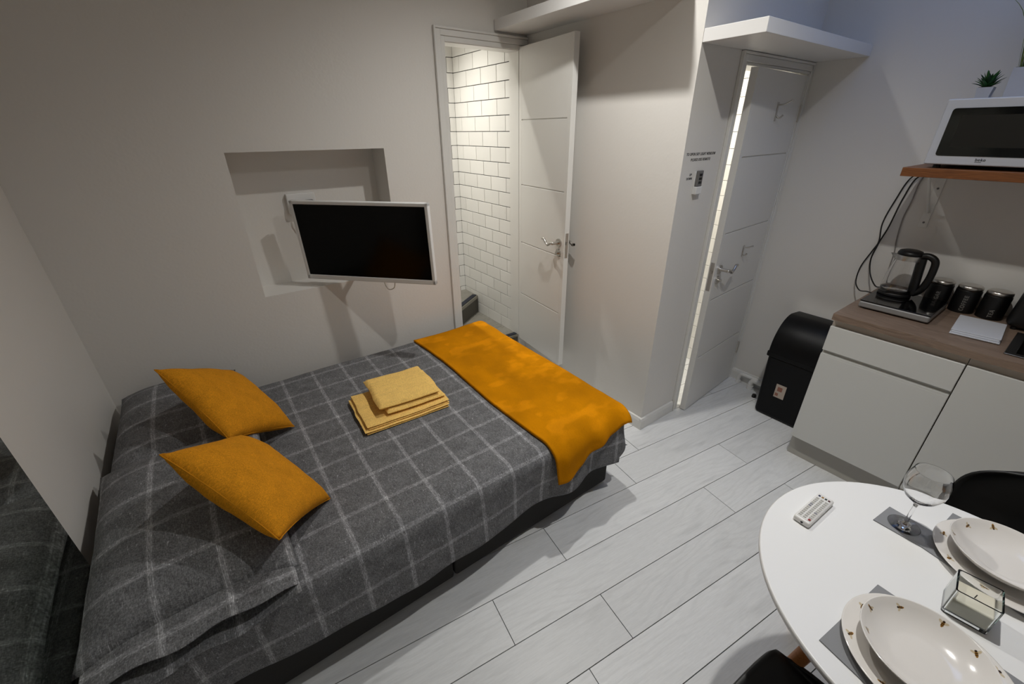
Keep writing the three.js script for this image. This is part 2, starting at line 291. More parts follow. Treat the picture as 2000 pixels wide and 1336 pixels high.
{ // second door, a hand's breadth ajar
  const d = struct('door_2', null, null, 'white panelled door standing slightly ajar beside the bin');
  const hx = 3.5531, hz = 1.2256, fx = 2.8966, fz = 1.2782, w = Math.hypot(fx - hx, fz - hz);
  // local x runs latch -> hinge so that +z faces the room
  d.position.set(fx, 0, fz); d.rotation.y = -Math.atan2(hz - fz, hx - fx);
  leaf(d, w, 0.006, 1.981);
  lever(d, [0.055, 0.985, 0], 1, 0.125);
  mesh('latch_plate', merge(bx(-0.0015, 0.001, 0.86, 1.03, -0.029, -0.007), bx(-0.008, 0, 0.965, 0.983, -0.024, -0.012)), steel, d, 'brass coloured latch plate on the door edge');
  for (const y of [0.22, 1.75]) mesh('hinge', cyl(0.006, 0.006, 0.09, w + 0.006, y, 0.004, 12), steel, d);
  for (const [x, y, s] of [[0.335, 1.80, 1.0], [0.335, 1.045, 0.75]]) {
    const h = mesh('coat_hook', merge(rb(x - 0.009, x + 0.009, y - 0.045 * s, y + 0.045 * s, 0, 0.004, 0.003), tube([[x, y + 0.03 * s, 0.003], [x + 0.002, y + 0.032 * s, 0.03 * s], [x + 0.004, y + 0.05 * s, 0.065 * s]], 0.0045, 14, 8), tube([[x, y - 0.02 * s, 0.003], [x + 0.001, y - 0.032 * s, 0.02 * s], [x + 0.002, y - 0.018 * s, 0.036 * s]], 0.0045, 14, 8), new THREE.SphereGeometry(0.006, 10, 8).translate(x + 0.004, y + 0.05 * s, 0.065 * s)), steel, d, s === 1 ? 'long steel double coat hook near the top' : 'small steel hook above the lever');
  }
}

// ------------------------------------------------------------ shower room behind the long wall
{
  const XT = 2.448, ZB = -0.842, y0 = 0.2;
  const wr = struct('wall_shower_side', bx(XT, X1 + T, 0, H, -1.0, -T), grout);
  const wb = struct('wall_shower_back', bx(1.55, XT, 0, H, -1.0, ZB), grout);
  struct('wall_shower_left', bx(1.56, 1.6, 0, H, ZB, -T), paint);
  const P = 0.1975, R = 0.1, j = 0.0040, rowY = k => 0.012 + R * k;
  const cache = {};
  const tileG = (w, h) => { const k = Math.round(w * 1e4) + ':' + Math.round(h * 1e4); return cache[k] ??= new RoundedBoxGeometry(w, h, 0.012, 1, 0.002); };
  for (let k = 2; k < 25; k++) {
    const off = k % 2 ? 0 : P / 2, ya = Math.max(rowY(k) + j / 2, 0.2), yb = Math.min(rowY(k + 1) - j / 2, H);
    for (let i = -1; i < 6; i++) {
      let a = -0.152 - off - i * P - P + j / 2, b = -0.152 - off - i * P - j / 2;
      a = Math.max(a, ZB + 0.0065); b = Math.min(b, -T - 0.001); if (b - a < 0.012) continue;
      const m = mesh('tile', tileG(b - a, yb - ya), tileMat[Math.floor(rnd() * 3)], wr); m.rotation.y = -Math.PI / 2; m.position.set(XT - 0.002, (ya + yb) / 2, (a + b) / 2);
    }
    for (let i = 0; i < 5; i++) {
      let b = XT - 0.0085 - (i ? (i - 1) * P + (k % 2 ? 0.05 : 0.15) : 0) - (i ? j : 0), a = XT - 0.0085 - (i * P + (k % 2 ? 0.05 : 0.15));
      a = Math.max(a, 1.602); if (b - a < 0.012) continue;
      const m = mesh('tile', tileG(b - a, yb - ya), tileMat[Math.floor(rnd() * 3)], wb); m.position.set((a + b) / 2, (ya + yb) / 2, ZB + 0.002);
    }
  }
  const f = struct('floor_shower', merge(bx(1.6, XT - 0.008, 0, 0.22, ZB + 0.008, -0.012)), tileFloorMat, 'raised grey wood-effect tiled floor of the shower room');
  // step edge strip at the doorway
  const n = thing('doorway_step_edge', 'dark grip strip in a metal edge at the shower-room threshold', 'step edge');
  mesh('metal_edge', merge(bx(1.93, 2.432, 0.205, 0.2225, -0.010, 0.004), bx(1.93, 2.432, 0.2205, 0.2225, -0.055, -0.010)), std(0xa8a49a, 0.35, { metalness: 1 }), n);
  mesh('grip_strip', bx(1.93, 2.432, 0.2225, 0.226, -0.048, -0.012), std(0x0c1220, 0.8), n);
  mesh('riser', bx(1.93, 2.432, 0.0, 0.205, -0.010, 0.0), std(0x4a463e, 0.6), n);
  // slanting upper step
  const s = new THREE.Shape([[2.438, -0.628], [1.68, -0.125], [1.605, -0.125], [1.605, ZB + 0.01], [2.438, ZB + 0.01]].map(p => new THREE.Vector2(p[0], -p[1])));
  const g = new THREE.ExtrudeGeometry(s, { depth: 0.155, bevelEnabled: false }); g.rotateX(-Math.PI / 2); g.translate(0, 0.22, 0);
  const st = thing('corner_step', 'grey wood-effect corner step with dark riser inside shower room', 'step');
  const body = mesh('tread', boxUV(g), tileFloorMat, st);
  const mid = [(2.438 + 1.68) / 2, (-0.628 - 0.125) / 2], len = Math.hypot(0.758, 0.503);
  const place = (o) => { o.position.set(mid[0], 0, mid[1]); o.rotation.y = Math.atan2(0.503, 0.758); return o; };
  place(mesh('riser', bx(-len / 2 + 0.004, len / 2 - 0.004, 0.222, 0.352, 0.0, 0.006), std(0x4a463e, 0.55), st, 'dark brown tiled riser'));
  place(mesh('metal_edge', merge(bx(-len / 2 + 0.004, len / 2 - 0.004, 0.352, 0.378, 0.0, 0.010), bx(-len / 2 + 0.004, len / 2 - 0.004, 0.375, 0.378, -0.05, 0.0)), std(0xa8a49a, 0.35, { metalness: 1 }), st));
  place(mesh('grip_strip', bx(-len / 2 + 0.004, len / 2 - 0.004, 0.378, 0.382, -0.044, -0.004), std(0x0c1220, 0.8), st));
}
{ // little room behind the second door
  const wb = struct('wall_toilet_back', bx(X1 + T, X2, 0, H, 0.05, 0.13), grout), wr = struct('wall_toilet_side', bx(X2 - 0.012, X2, 0, H, 0.13, ZC - T - 0.001), grout);
  const P = 0.1975, g0 = new RoundedBoxGeometry(P - 0.0022, 0.0978, 0.012, 1, 0.002), g1 = new RoundedBoxGeometry(P / 2 - 0.0022, 0.0978, 0.012, 1, 0.002);
  for (let k = 0; k < 24; k++) for (let i = 0; i < 5; i++) {
    const half = k % 2 && i === 4, m = mesh('tile', half ? g1 : g0, tileMat[(k * 7 + i * 3) % 3], wr); m.rotation.y = -Math.PI / 2;
    m.position.set(X2 - 0.014, 0.05 + k * 0.1, 0.13 + P * (i + 0.5) + (k % 2 ? (half ? -P * 0.25 + P / 2 : P / 2) : 0) - (half ? 0 : 0));
    if (m.position.z > ZC - T - 0.06) m.position.z = Math.min(m.position.z, ZC - T - (half ? P / 4 : P / 2));
  }
}

// ------------------------------------------------------------ ceiling lamps (the light sits just under the lit disc)
function downlight(x, z, cd, color, angle, label) {
  const o = thing('recessed_ceiling_lamp', label, 'lamp', [x, H, z]);
  mesh('bezel', lathe([[0.033, -0.001], [0.034, -0.008], [0.046, -0.007], [0.048, -0.0005], [0.034, 0]], 32), whitePlastic, o);
  mesh('lit_lens', new THREE.CylinderGeometry(0.033, 0.033, 0.004, 28).translate(0, -0.003, 0), new THREE.MeshStandardMaterial({ color: 0xffffff, emissive: color, emissiveIntensity: 14 }), o);
  const l = new THREE.SpotLight(color, cd, 0, angle, 1, 2); l.position.set(x, H - 0.012, z); l.target.position.set(x, 0, z); l.castShadow = true; l.shadow.radius = 1.3; l.shadow.mapSize.set(2048, 2048);
  scene.add(l, l.target);
}
downlight(...LAMPS[0], WARM, 1.32, 'small round recessed ceiling lamp near the television wall');
downlight(...LAMPS[1], WARM, 1.32, 'small round recessed ceiling lamp between bed and kitchen');
downlight(...BATH_LAMP, new THREE.Color().setRGB(1, 0.975, 0.90), 0.86, 'small round recessed lamp in the shower-room ceiling');
downlight(...TOILET_LAMP, new THREE.Color().setRGB(1, 0.95, 0.85), 1.4, 'small round recessed lamp in the ceiling behind the ajar door');

// ------------------------------------------------------------ bed
const YT = 0.505, BX0 = 0.06, BX1 = 1.965, BZ0 = 0.175, BZ1 = 1.405, BR = 0.065;
function over(a, b, lift = 0) {   // where a cloth point (a, b), measured along the cloth, comes to lie over the mattress
  const da = a > BX1 ? a - BX1 : a < BX0 ? a - BX0 : 0, db = b > BZ1 ? b - BZ1 : b < BZ0 ? b - BZ0 : 0, d = Math.hypot(da, db), r = BR + lift;
  const q = Math.PI / 2 * BR, k = Math.min(d, q) / BR, h = r * Math.sin(k) + 0.02 * Math.max(0, d - q), v = r * (1 - Math.cos(k)) + Math.max(0, d - q);
  const nx = d ? da / d : 0, nz = d ? db / d : 0, hang = sm(0.05, 0.3, d);
  const wob = (0.010 * (fbm(a * 3.1 + 4, b * 3.3 + 9, 256, 256, 3) - 0.5) + 0.004 * (fbm(a * 11, b * 11, 256, 256, 2) - 0.5));
  const t = nx ? b : a, fold = hang * 0.018 * Math.sin(t * 9 + 2.5 * Math.sin(t * 3.7));
  return [Math.min(BX1, Math.max(BX0, a)) + nx * (h + fold), YT + lift - v + wob * (1 - hang), Math.min(BZ1, Math.max(BZ0, b)) + nz * (h + fold)];
}
{
  const bed = thing('divan_bed', 'low double divan bed with dark grey fabric base', 'bed');
  mesh('base_half', rb(0.04, 1.041, 0.015, 0.30, 0.11, 1.408, 0.012), baseFabric, bed);
  mesh('base_half', rb(1.047, 1.976, 0.015, 0.30, 0.11, 1.408, 0.012), baseFabric, bed);
  mesh('mattress', rb(0.04, 1.985, 0.302, 0.472, 0.125, 1.415, 0.05, 4), std(0xb9b5ad, 0.9), bed);
  for (const [x, z] of [[0.12, 0.15], [0.12, 1.32], [1.9, 0.15], [1.9, 1.32]]) mesh('glide', cyl(0.02, 0.022, 0.016, x, 0, z, 16), blackPlastic, bed);
  // duvet with rounded corners
  const oN = 0.305, oF = 0.21, oB = 0.2, oH = 0.05;
  const corner = (s, t) => [s * Math.sqrt(1 - t * t / 2), t * Math.sqrt(1 - s * s / 2)];
  const g = sheet(150, 130, (u, v) => {
    const La = BX1 - BX0, Lb = BZ1 - BZ0;
    let a = BX0 - oH + u * (La + oH + oF), b = BZ0 - oB + v * (Lb + oB + oN);
    let s = a > BX1 ? (a - BX1) / oF : a < BX0 ? (a - BX0) / oH : 0, t = b > BZ1 ? (b - BZ1) / oN : b < BZ0 ? (b - BZ0) / oB : 0;
    const [s2, t2] = s && t ? corner(s, t) : [s, t];
    const hem = t > 0 ? 1 + 0.10 * t * (fbm(a * 4, 3, 256, 256, 2) - 0.5) * 2 : 1;
    if (s) a = s > 0 ? BX1 + s2 * oF : BX0 + s2 * oH;
    if (t) b = t > 0 ? BZ1 + t2 * oN * hem : BZ0 + t2 * oB;
    return [...over(a, b), a - 0.85 + CHECK / 2, b - 0.368 + CHECK / 2];
  }, 0.02);
  const d = mesh('duvet', g, checkMat); tag(d, 'charcoal duvet with pale window-pane check covering the bed', 'duvet');
  // throw
  const th = sheet(70, 110, (u, v) => {
    const a0 = 1.475 + 0.05 * v + 0.012 * Math.sin(v * 7), a1 = 2.03 + 0.02 * Math.sin(v * 4 + 1), a = a0 + (a1 - a0) * u;
    const end = BZ1 + 0.222 - 0.125 * u - 0.03 * Math.sin(u * 3.14), b = 0.165 + 0.010 * Math.sin(u * 5) + (end - 0.165) * v;
    const ed = Math.min(Math.min(u, 1 - u) * 0.55, Math.min(v, 1 - v) * 1.5), p = over(a, b, 0.012 + 0.004 * (1 - sm(0.012, 0.02, ed))), hang = sm(BZ1, BZ1 + 0.12, b), hf = sm(BX1, BX1 + 0.08, a);
    const w = 0.006 * (fbm(a * 7, b * 7, 256, 256, 3) - 0.5);
    const rid = hang * (0.009 * Math.sin(a * 30 + 2 * b + 1) + 0.004 * Math.sin(a * 57));
    return [p[0] + hf * 0.004, p[1] + w * (1 - hang), p[2] + rid + hang * 0.016, a, b];
  }, 0.012);
  tag(mesh('throw_blanket', th, velvet), 'mustard yellow velvet throw laid across the foot of bed', 'blanket');
}
// pillow: inflated rectangle with pinched corners
function pillowGeo(w, l, h, n = 40, pinch = 0.05, e = 3.2) {
  const out = [];
  for (const s of [1, -1]) {
    const g = new THREE.PlaneGeometry(2, 2, n, n), p = g.attributes.position, uv = g.attributes.uv;
    for (let i = 0; i < p.count; i++) {
      const u = p.getX(i), v = p.getY(i), f = Math.pow(Math.max(0, 1 - Math.pow(Math.abs(u), e)), 0.55) * Math.pow(Math.max(0, 1 - Math.pow(Math.abs(v), e)), 0.55);
      const X = u * w / 2 * (1 - pinch * (1 - v * v) * u * u), Z = v * l / 2 * (1 - pinch * (1 - u * u) * v * v);
      p.setXYZ(i, X, s * f * h / 2, Z); uv.setXY(i, X, Z);
    }
    const idx = g.index.array; if (s < 0 ? false : true) for (let i = 0; i < idx.length; i += 3) { const t = idx[i]; idx[i] = idx[i + 1]; idx[i + 1] = t; }
    out.push(g);
  }
  return out;
}
function pillow(name, label, cat, group, w, l, h, mat, place, shapeFn) {
  const o = new THREE.Group(); o.name = numbered(name); scene.add(o); tag(o, label, cat, group); place(o);
  const [a, b] = pillowGeo(w, l, h); if (shapeFn) { bend(a, shapeFn); bend(b, shapeFn); }
  return [o, smooth(merge(a, b), true)];
}
{
  const [f, gf] = pillow('pillow', 'checked charcoal pillow in the corner by the television wall', 'pillow', 'checked pillows at the bed head', 0.47, 0.74, 0.19, checkMat, o => o.position.set(0.275, YT + 0.078, 0.410), v => { v.y += 0.006 * (fbm(v.x * 9 + 3, v.z * 9, 256, 256, 3) - 0.5) * 2 - (v.y < 0 ? v.y * 0.25 : 0); });
  mesh('pillow_case', gf, checkMat, f);
  const [n, gn] = pillow('pillow', 'checked charcoal pillow with open case end beside the mirror', 'pillow', 'checked pillows at the bed head', 0.50, 0.75, 0.20, checkMat, o => { o.position.set(0.285, YT + 0.092, 1.085); o.rotation.x = 0.06; }, v => { v.y += 0.006 * (fbm(v.x * 9 + 13, v.z * 9, 256, 256, 3) - 0.5) * 2 - (v.y < 0 ? v.y * 0.25 : 0); });
  mesh('pillow_case', gn, checkMat, n);
  const lip = (y0, y1, len, wav, k) => sheet(40, 14, (u, v) => { const x = -0.235 + 0.47 * u, e = 1 - Math.pow(Math.abs(2 * u - 1), 3), z = 0.30 + v * len + 0.006 * Math.sin(u * 17 + k) * v; return [x, y0 * e + (y1 - y0) * v * e + wav * v * Math.sin(u * 9 + k) * e, z, x, z]; }, 0.004);
  mesh('case_flap', lip(0.028, 0.012, 0.135, 0.006, 1), checkMat, n, 'open upper edge of the pillowcase');
  mesh('case_flap', lip(-0.030, -0.048, 0.150, 0.004, 3), checkMat, n, 'lower edge of the pillowcase');
  for (const [label, pos, rot, k] of [['mustard cushion standing on its corner beside the television wall', [0.475, 0.722, 0.628], [0.542, 0.483, -0.649], 2], ['mustard cushion standing on its corner nearer the mirror', [0.495, 0.720, 1.190], [0.566, 0.638, -0.668], 5]]) {
    const [c, gc] = pillow('cushion', label, 'cushion', 'mustard cushions on the bed', 0.40, 0.40, 0.125, cushionMat, o => { o.rotation.order = 'YXZ'; o.position.set(...pos); o.rotation.set(...rot); }, v => { v.y += 0.005 * (fbm(v.x * 12 + k * 7, v.z * 12, 256, 256, 3) - 0.5) * 2; });
    mesh('cover', gc, cushionMat, c);
    const pts = []; for (let i = 0; i < 64; i++) { const t = i / 64 * 4, sd = Math.floor(t), q = (t - sd) * 2 - 1, [u, v] = [[q, -1], [1, q], [-q, 1], [-1, -q]][sd]; pts.push([u * 0.2 * (1 - 0.06 * (1 - v * v) * u * u), 0, v * 0.2 * (1 - 0.06 * (1 - u * u) * v * v)]); }
    mesh('piped_seam', tube(pts, 0.0022, 128, 6, true), cushionMat, c);
  }
}
// towels folded on the bed
function towel(label, x0, x1, z0, z1, y0, layers, lh, turn, group) {
  const cx = (x0 + x1) / 2, cz = (z0 + z1) / 2, o = thing('folded_towel', label, 'towel', [cx, y0 + 0.002, cz], turn, group);
  for (let k = 0; k < layers; k++) {
    const i = rr(0.0, 0.007), w = (x1 - x0) / 2 - i, d = (z1 - z0) / 2 - rr(0, 0.005), g = new RoundedBoxGeometry(2 * w, lh, 2 * d, 5, lh * 0.48);
    // more columns for the sag
    const s = smooth(new THREE.BoxGeometry(2 * w, lh, 2 * d, 26, 4, 20));
    const r = lh / 2;
    bend(s, v => { const ex = Math.max(0, Math.abs(v.x) - (w - r)), ez = Math.max(0, Math.abs(v.z) - (d - r)), e = Math.min(1, Math.hypot(ex, ez) / r), q = Math.sqrt(Math.max(0, 1 - e * e)); v.y = Math.sign(v.y) * Math.min(Math.abs(v.y), r * Math.max(0.12, q)); v.y += r + k * lh * 0.97; v.y += 0.010 * (v.x / w) * (v.x / w) * (k + 0.5) / layers * (layers > 2 ? 1 : 0.6) - 0.003 + 0.004 * (fbm(v.x * 14 + k * 5 + cx * 9, v.z * 14, 256, 256, 2) - 0.5); v.x += 0.004 * (vn(v.z * 20 + k * 9, 3) - 0.5) * 2; });
    mesh('fold', smooth(s), terry, o);
  }
  return o;
}
towel('large mustard bath towel at the bottom of the towel stack', 0.915, 1.325, 0.615, 0.925, YT + 0.004, 2, 0.0085, -0.05, 'folded mustard towels');
towel('mustard bath towel second from the bottom of the stack', 0.93, 1.33, 0.61, 0.915, YT + 0.021, 2, 0.0085, -0.05, 'folded mustard towels');
towel('mustard hand towel second from the top of the stack', 1.035, 1.325, 0.60, 0.887, YT + 0.038, 1, 0.028, -0.06, 'folded mustard towels');
towel('small mustard hand towel on top of the towel stack', 1.005, 1.305, 0.595, 0.875, YT + 0.065, 1, 0.030, -0.08, 'folded mustard towels');

// ------------------------------------------------------------ mirror on the left wall
{
  const m = thing('wall_mirror', 'large frameless mirror on the wall at the bed head', 'mirror');
  mesh('mirror_glass', rb(0.0035, 0.0085, 0.42, 1.95, 1.03, 2.35, 0.0015), std(new THREE.Color().setRGB(0.62, 0.66, 0.62), 0.02, { metalness: 1 }), m);
  mesh('backing', bx(0.0, 0.0035, 0.43, 1.94, 1.04, 2.34), blackPlastic, m);
}

// ------------------------------------------------------------ television in the recess
{
  const w = 0.755, h = 0.425, t = thing('television', 'flat television with white frame angled out of the recess', 'television', [1.238, 1.19, 0.237], -0.805);
  t.rotation.order = 'YXZ'; t.rotation.x = 0.04;
  const fr = 0.018;
  mesh('bezel', merge(rb(-w / 2, w / 2, h / 2 - fr, h / 2, -0.028, 0.004, 0.004), rb(-w / 2, w / 2, -h / 2, -h / 2 + fr + 0.008, -0.028, 0.004, 0.004), rb(-w / 2, -w / 2 + fr, -h / 2, h / 2, -0.028, 0.004, 0.004), rb(w / 2 - fr, w / 2, -h / 2, h / 2, -0.028, 0.004, 0.004)), whitePlastic, t);
  mesh('screen', bx(-w / 2 + fr - 0.001, w / 2 - fr + 0.001, -h / 2 + fr + 0.006, h / 2 - fr + 0.001, -0.006, 0.0), phy(0x010101, 0.16, { specularIntensity: 0.35 }), t, 'black switched-off screen');
  mesh('back_cover', rb(-w / 2 + 0.006, w / 2 - 0.006, -h / 2 + 0.006, h / 2 - 0.006, -0.045, -0.026, 0.008), whitePlastic, t);
  mesh('electronics_box', rb(-0.2, 0.2, -0.20, 0.02, -0.065, -0.044, 0.01), whitePlastic, t);
  t.updateMatrixWorld(); const L = (x, y, z) => t.worldToLocal(new THREE.Vector3(x, y, z)).toArray();
  mesh('wall_arm', merge(rod([0, 0, -0.06], L(1.42, 1.19, -0.03), 0.013), rod(L(1.42, 1.19, -0.03), L(1.36, 1.19, -0.17), 0.013), new THREE.BoxGeometry(0.12, 0.12, 0.008).translate(0, 0, -0.064)), steel, t, 'folding steel wall arm');
  const plate = mesh('wall_plate', new THREE.BoxGeometry(0.06, 0.2, 0.03), steel, t); plate.position.set(...L(1.36, 1.19, -0.184)); plate.rotation.y = 0.805;
  mesh('cable', tube([[0.06, -0.19, -0.055], [0.055, -0.235, -0.05], [0.075, -0.275, -0.052], [0.105, -0.265, -0.055], [0.115, -0.22, -0.055], [0.11, -0.19, -0.055]], 0.003, 30, 8), whitePlastic, t, 'white cable looping under the screen');
}
{
  const s = thing('wall_socket', 'white double socket on the back of the recess', 'socket', [1.06, 1.363, -0.2]);
  mesh('face_plate', rb(-0.074, 0.074, -0.053, 0.053, 0, 0.028, 0.004), whitePlastic, s);
  for (const x of [-0.035, 0.035]) { const p = mesh('plug', rb(x - 0.022, x + 0.022, -0.032, 0.018, 0.028, 0.058, 0.005), x > 0 ? blackPlastic : whitePlastic, s); mesh('cord', tube([[x, -0.03, 0.045], [x, -0.07, 0.05], [x + 0.03, -0.13, 0.045], [x + 0.12, -0.18, 0.04]], 0.003, 16, 6), x > 0 ? blackPlastic : whitePlastic, p); }
}

// ------------------------------------------------------------ floating shelves
{
  const a = thing('floating_shelf', 'thick white floating shelf above the open shower-room door', 'shelf', [0, 0, 0], 0, 'white floating shelves');
  mesh('board', rb(2.258, X1, 2.239, 2.292, 0.004, 1.135, 0.002), laminate, a);
  const b = thing('floating_shelf', 'thick white floating shelf above the ajar door', 'shelf', [0, 0, 0], 0, 'white floating shelves');
  mesh('board', rb(X1 + 0.0005, X2 - 0.001, 2.0475, 2.097, ZC + 0.001, ZC + 0.266, 0.002), laminate, b);
}
// ------------------------------------------------------------ wall lettering and remote holder
const bold = await new FontLoader().loadAsync('fonts/droid/droid_sans_bold.typeface.json');
const words = (s, size, x, y, z, ctr = true, sx = 1) => { const g = new TextGeometry(s, { font: bold, size, depth: 0.0006, curveSegments: 3, bevelEnabled: false }); g.computeBoundingBox(); const w = g.boundingBox.max.x - g.boundingBox.min.x; if (ctr) g.translate(-w / 2, 0, 0); g.scale(sx, 1, 1); g.translate(x, y, z); return g; };
const ink = std(0x1a1918, 0.6);
{
  const t = thing('wall_lettering', 'small dark lettering on the wall above the grey holder', 'lettering');
  mesh('text_line', words('TO OPEN SKY LIGHT WINDOW', 0.0125, 2.648, 1.604, ZC), ink, t);
  mesh('text_line', words('PLEASE USE REMOTE', 0.0125, 2.649, 1.579, ZC), ink, t);
  const u = thing('wall_lettering', 'two tiny words on the wall left of the grey holder', 'lettering');
  mesh('text_line', words('UP', 0.011, 2.585, 1.512, ZC), ink, u);
  mesh('text_line', words('DOWN', 0.011, 2.578, 1.494, ZC), ink, u);
  const r = thing('remote_holder', 'grey remote in a white holder on the narrow wall', 'remote', [2.648, 1.485, ZC]);
  mesh('cradle', merge(rb(-0.026, 0.026, -0.062, -0.025, 0, 0.022, 0.004), rb(-0.026, 0.026, -0.062, 0.045, 0, 0.005, 0.002)), whitePlastic, r);
  const b = mesh('remote_body', rb(-0.022, 0.022, -0.050, 0.050, 0.005, 0.019, 0.004), greyPlastic, r);
  for (const y of [0.030, 0.012, -0.006]) mesh('button', rb(-0.011, 0.011, y - 0.006, y + 0.006, 0.0185, 0.0205, 0.002), blackPlastic, b);
}

// ------------------------------------------------------------ kitchen
const KX = 2.985, KZ = [1.879, 2.376, 2.972];
const plinthMat = std(new THREE.Color().setRGB(0.40, 0.385, 0.35), 0.45), carcass = std(new THREE.Color().setRGB(0.56, 0.50, 0.43), 0.5);
const front = std(new THREE.Color().setRGB(0.60, 0.60, 0.575), 0.24);
{
  const c = thing('base_cabinet', 'white base cabinet with top drawer and finger groove next to the bin', 'cabinet', [0, 0, 0], 0, 'white kitchen base cabinets');
  mesh('body', bx(KX + 0.02, X2 - 0.004, 0.143, 0.871, KZ[0], KZ[1] - 0.001), carcass, c);
  const d = mesh('drawer_front', rb(KX, KX + 0.02, 0.700, 0.833, KZ[0], KZ[1] - 0.002, 0.003), front, c);
  const o = mesh('cabinet_door', rb(KX, KX + 0.02, 0.143, 0.672, KZ[0], KZ[1] - 0.002, 0.003), front, c);
  { const s = new THREE.Shape([[0, 0], [0.019, 0], [0.019, 0.014], [0.012, 0.014], [0.010, 0.006], [0.004, 0.004], [0, 0.010]].map(p => new THREE.Vector2(...p))); const g = new THREE.ExtrudeGeometry(s, { depth: KZ[1] - KZ[0] - 0.004, bevelEnabled: false }); g.translate(KX + 0.0005, 0.671, KZ[0] + 0.001); mesh('finger_grip', merge(boxUV(g), bx(KX + 0.0165, KX + 0.0195, 0.668, 0.704, KZ[0] + 0.001, KZ[1] - 0.003)), front, o, 'glossy rolled finger grip'); }
  mesh('plinth', rb(KX + 0.047, KX + 0.063, 0, 0.142, KZ[0] - 0.002, KZ[1] - 0.001, 0.002), plinthMat, c);
  const e = thing('base_cabinet', 'white base cabinet with plain full-height door behind the wine glass', 'cabinet', [0, 0, 0], 0, 'white kitchen base cabinets');
  mesh('body', bx(KX + 0.02, X2 - 0.004, 0.143, 0.70, KZ[1] + 0.001, KZ[2]), carcass, e);
  mesh('top_rail', bx(KX + 0.02, KX + 0.04, 0.70, 0.871, KZ[1] + 0.001, KZ[2]), carcass, e);
  mesh('cabinet_door', rb(KX, KX + 0.02, 0.143, 0.833, KZ[1] + 0.002, KZ[2], 0.003), front, e);
  mesh('plinth', rb(KX + 0.047, KX + 0.063, 0, 0.142, KZ[1] + 0.001, KZ[2], 0.002), plinthMat, e);
  // worktop with the cut-out of the sink
  const SX0 = 3.06, SX1 = 3.335, SZ0 = 2.475, SZ1 = 2.93;
  const s = new THREE.Shape([[2.97, -3.02], [X2 - 0.001, -3.02], [X2 - 0.001, -1.877], [2.97, -1.877]].map(p => new THREE.Vector2(...p)));
  s.holes.push(new THREE.Path([[SX0, -SZ0], [SX1, -SZ0], [SX1, -SZ1], [SX0, -SZ1]].map(p => new THREE.Vector2(...p))));
  const g = new THREE.ExtrudeGeometry(s, { depth: 0.032, bevelEnabled: false }); g.rotateX(-Math.PI / 2); g.translate(0, 0.871, 0);
  const wt = boxUV(g), uv = wt.attributes.uv, nn = wt.attributes.normal, pp = wt.attributes.position; for (let i = 0; i < uv.count; i++) uv.setXY(i, pp.getZ(i), Math.abs(nn.getY(i)) > 0.5 ? pp.getX(i) : pp.getY(i) * 1.0 + 0.3);
  tag(mesh('worktop', wt, worktopMat), 'grey-brown wood-effect worktop over the white cabinets', 'worktop');
  const k = thing('kitchen_sink', 'dark steel sink set into the worktop', 'sink');
  const sk = std(new THREE.Color().setRGB(0.18, 0.175, 0.17), 0.35, { metalness: 1 });
  mesh('rim', merge(rb(SX0 - 0.025, SX1 + 0.02, 0.9035, 0.909, SZ0 - 0.025, SZ0 + 0.004, 0.002), rb(SX0 - 0.025, SX1 + 0.02, 0.9035, 0.909, SZ1 - 0.004, SZ1 + 0.03, 0.002), rb(SX0 - 0.025, SX0 + 0.004, 0.9035, 0.909, SZ0, SZ1, 0.002), rb(SX1 - 0.004, SX1 + 0.02, 0.9035, 0.909, SZ0, SZ1, 0.002)), sk, k);
  mesh('basin', merge(bx(SX0 + 0.002, SX1 - 0.002, 0.74, 0.744, SZ0 + 0.002, SZ1 - 0.002), bx(SX0 + 0.002, SX0 + 0.005, 0.74, 0.905, SZ0 + 0.002, SZ1 - 0.002), bx(SX1 - 0.005, SX1 - 0.002, 0.74, 0.905, SZ0 + 0.002, SZ1 - 0.002), bx(SX0 + 0.002, SX1 - 0.002, 0.74, 0.905, SZ0 + 0.002, SZ0 + 0.005), bx(SX0 + 0.002, SX1 - 0.002, 0.74, 0.905, SZ1 - 0.005, SZ1 - 0.002)), sk, k);
}
{ // portable hob
  const h = thing('portable_hob', 'flat silver-fronted hob with black glass top on the worktop', 'hob', [3.306, 0.9035, 2.052]);
  const silver = std(new THREE.Color().setRGB(0.26, 0.255, 0.25), 0.45, { metalness: 0.2 });
  mesh('casing', rb(-0.152, 0.152, 0.006, 0.037, -0.137, 0.137, 0.008, 3), silver, h);
  mesh('glass_top', rb(-0.150, 0.152, 0.037, 0.042, -0.136, 0.136, 0.002), blackGloss, h);
  for (const x of [-0.125, 0.125]) for (const z of [-0.11, 0.11]) mesh('foot', cyl(0.012, 0.012, 0.009, x, 0, z, 14), blackPlastic, h);
}
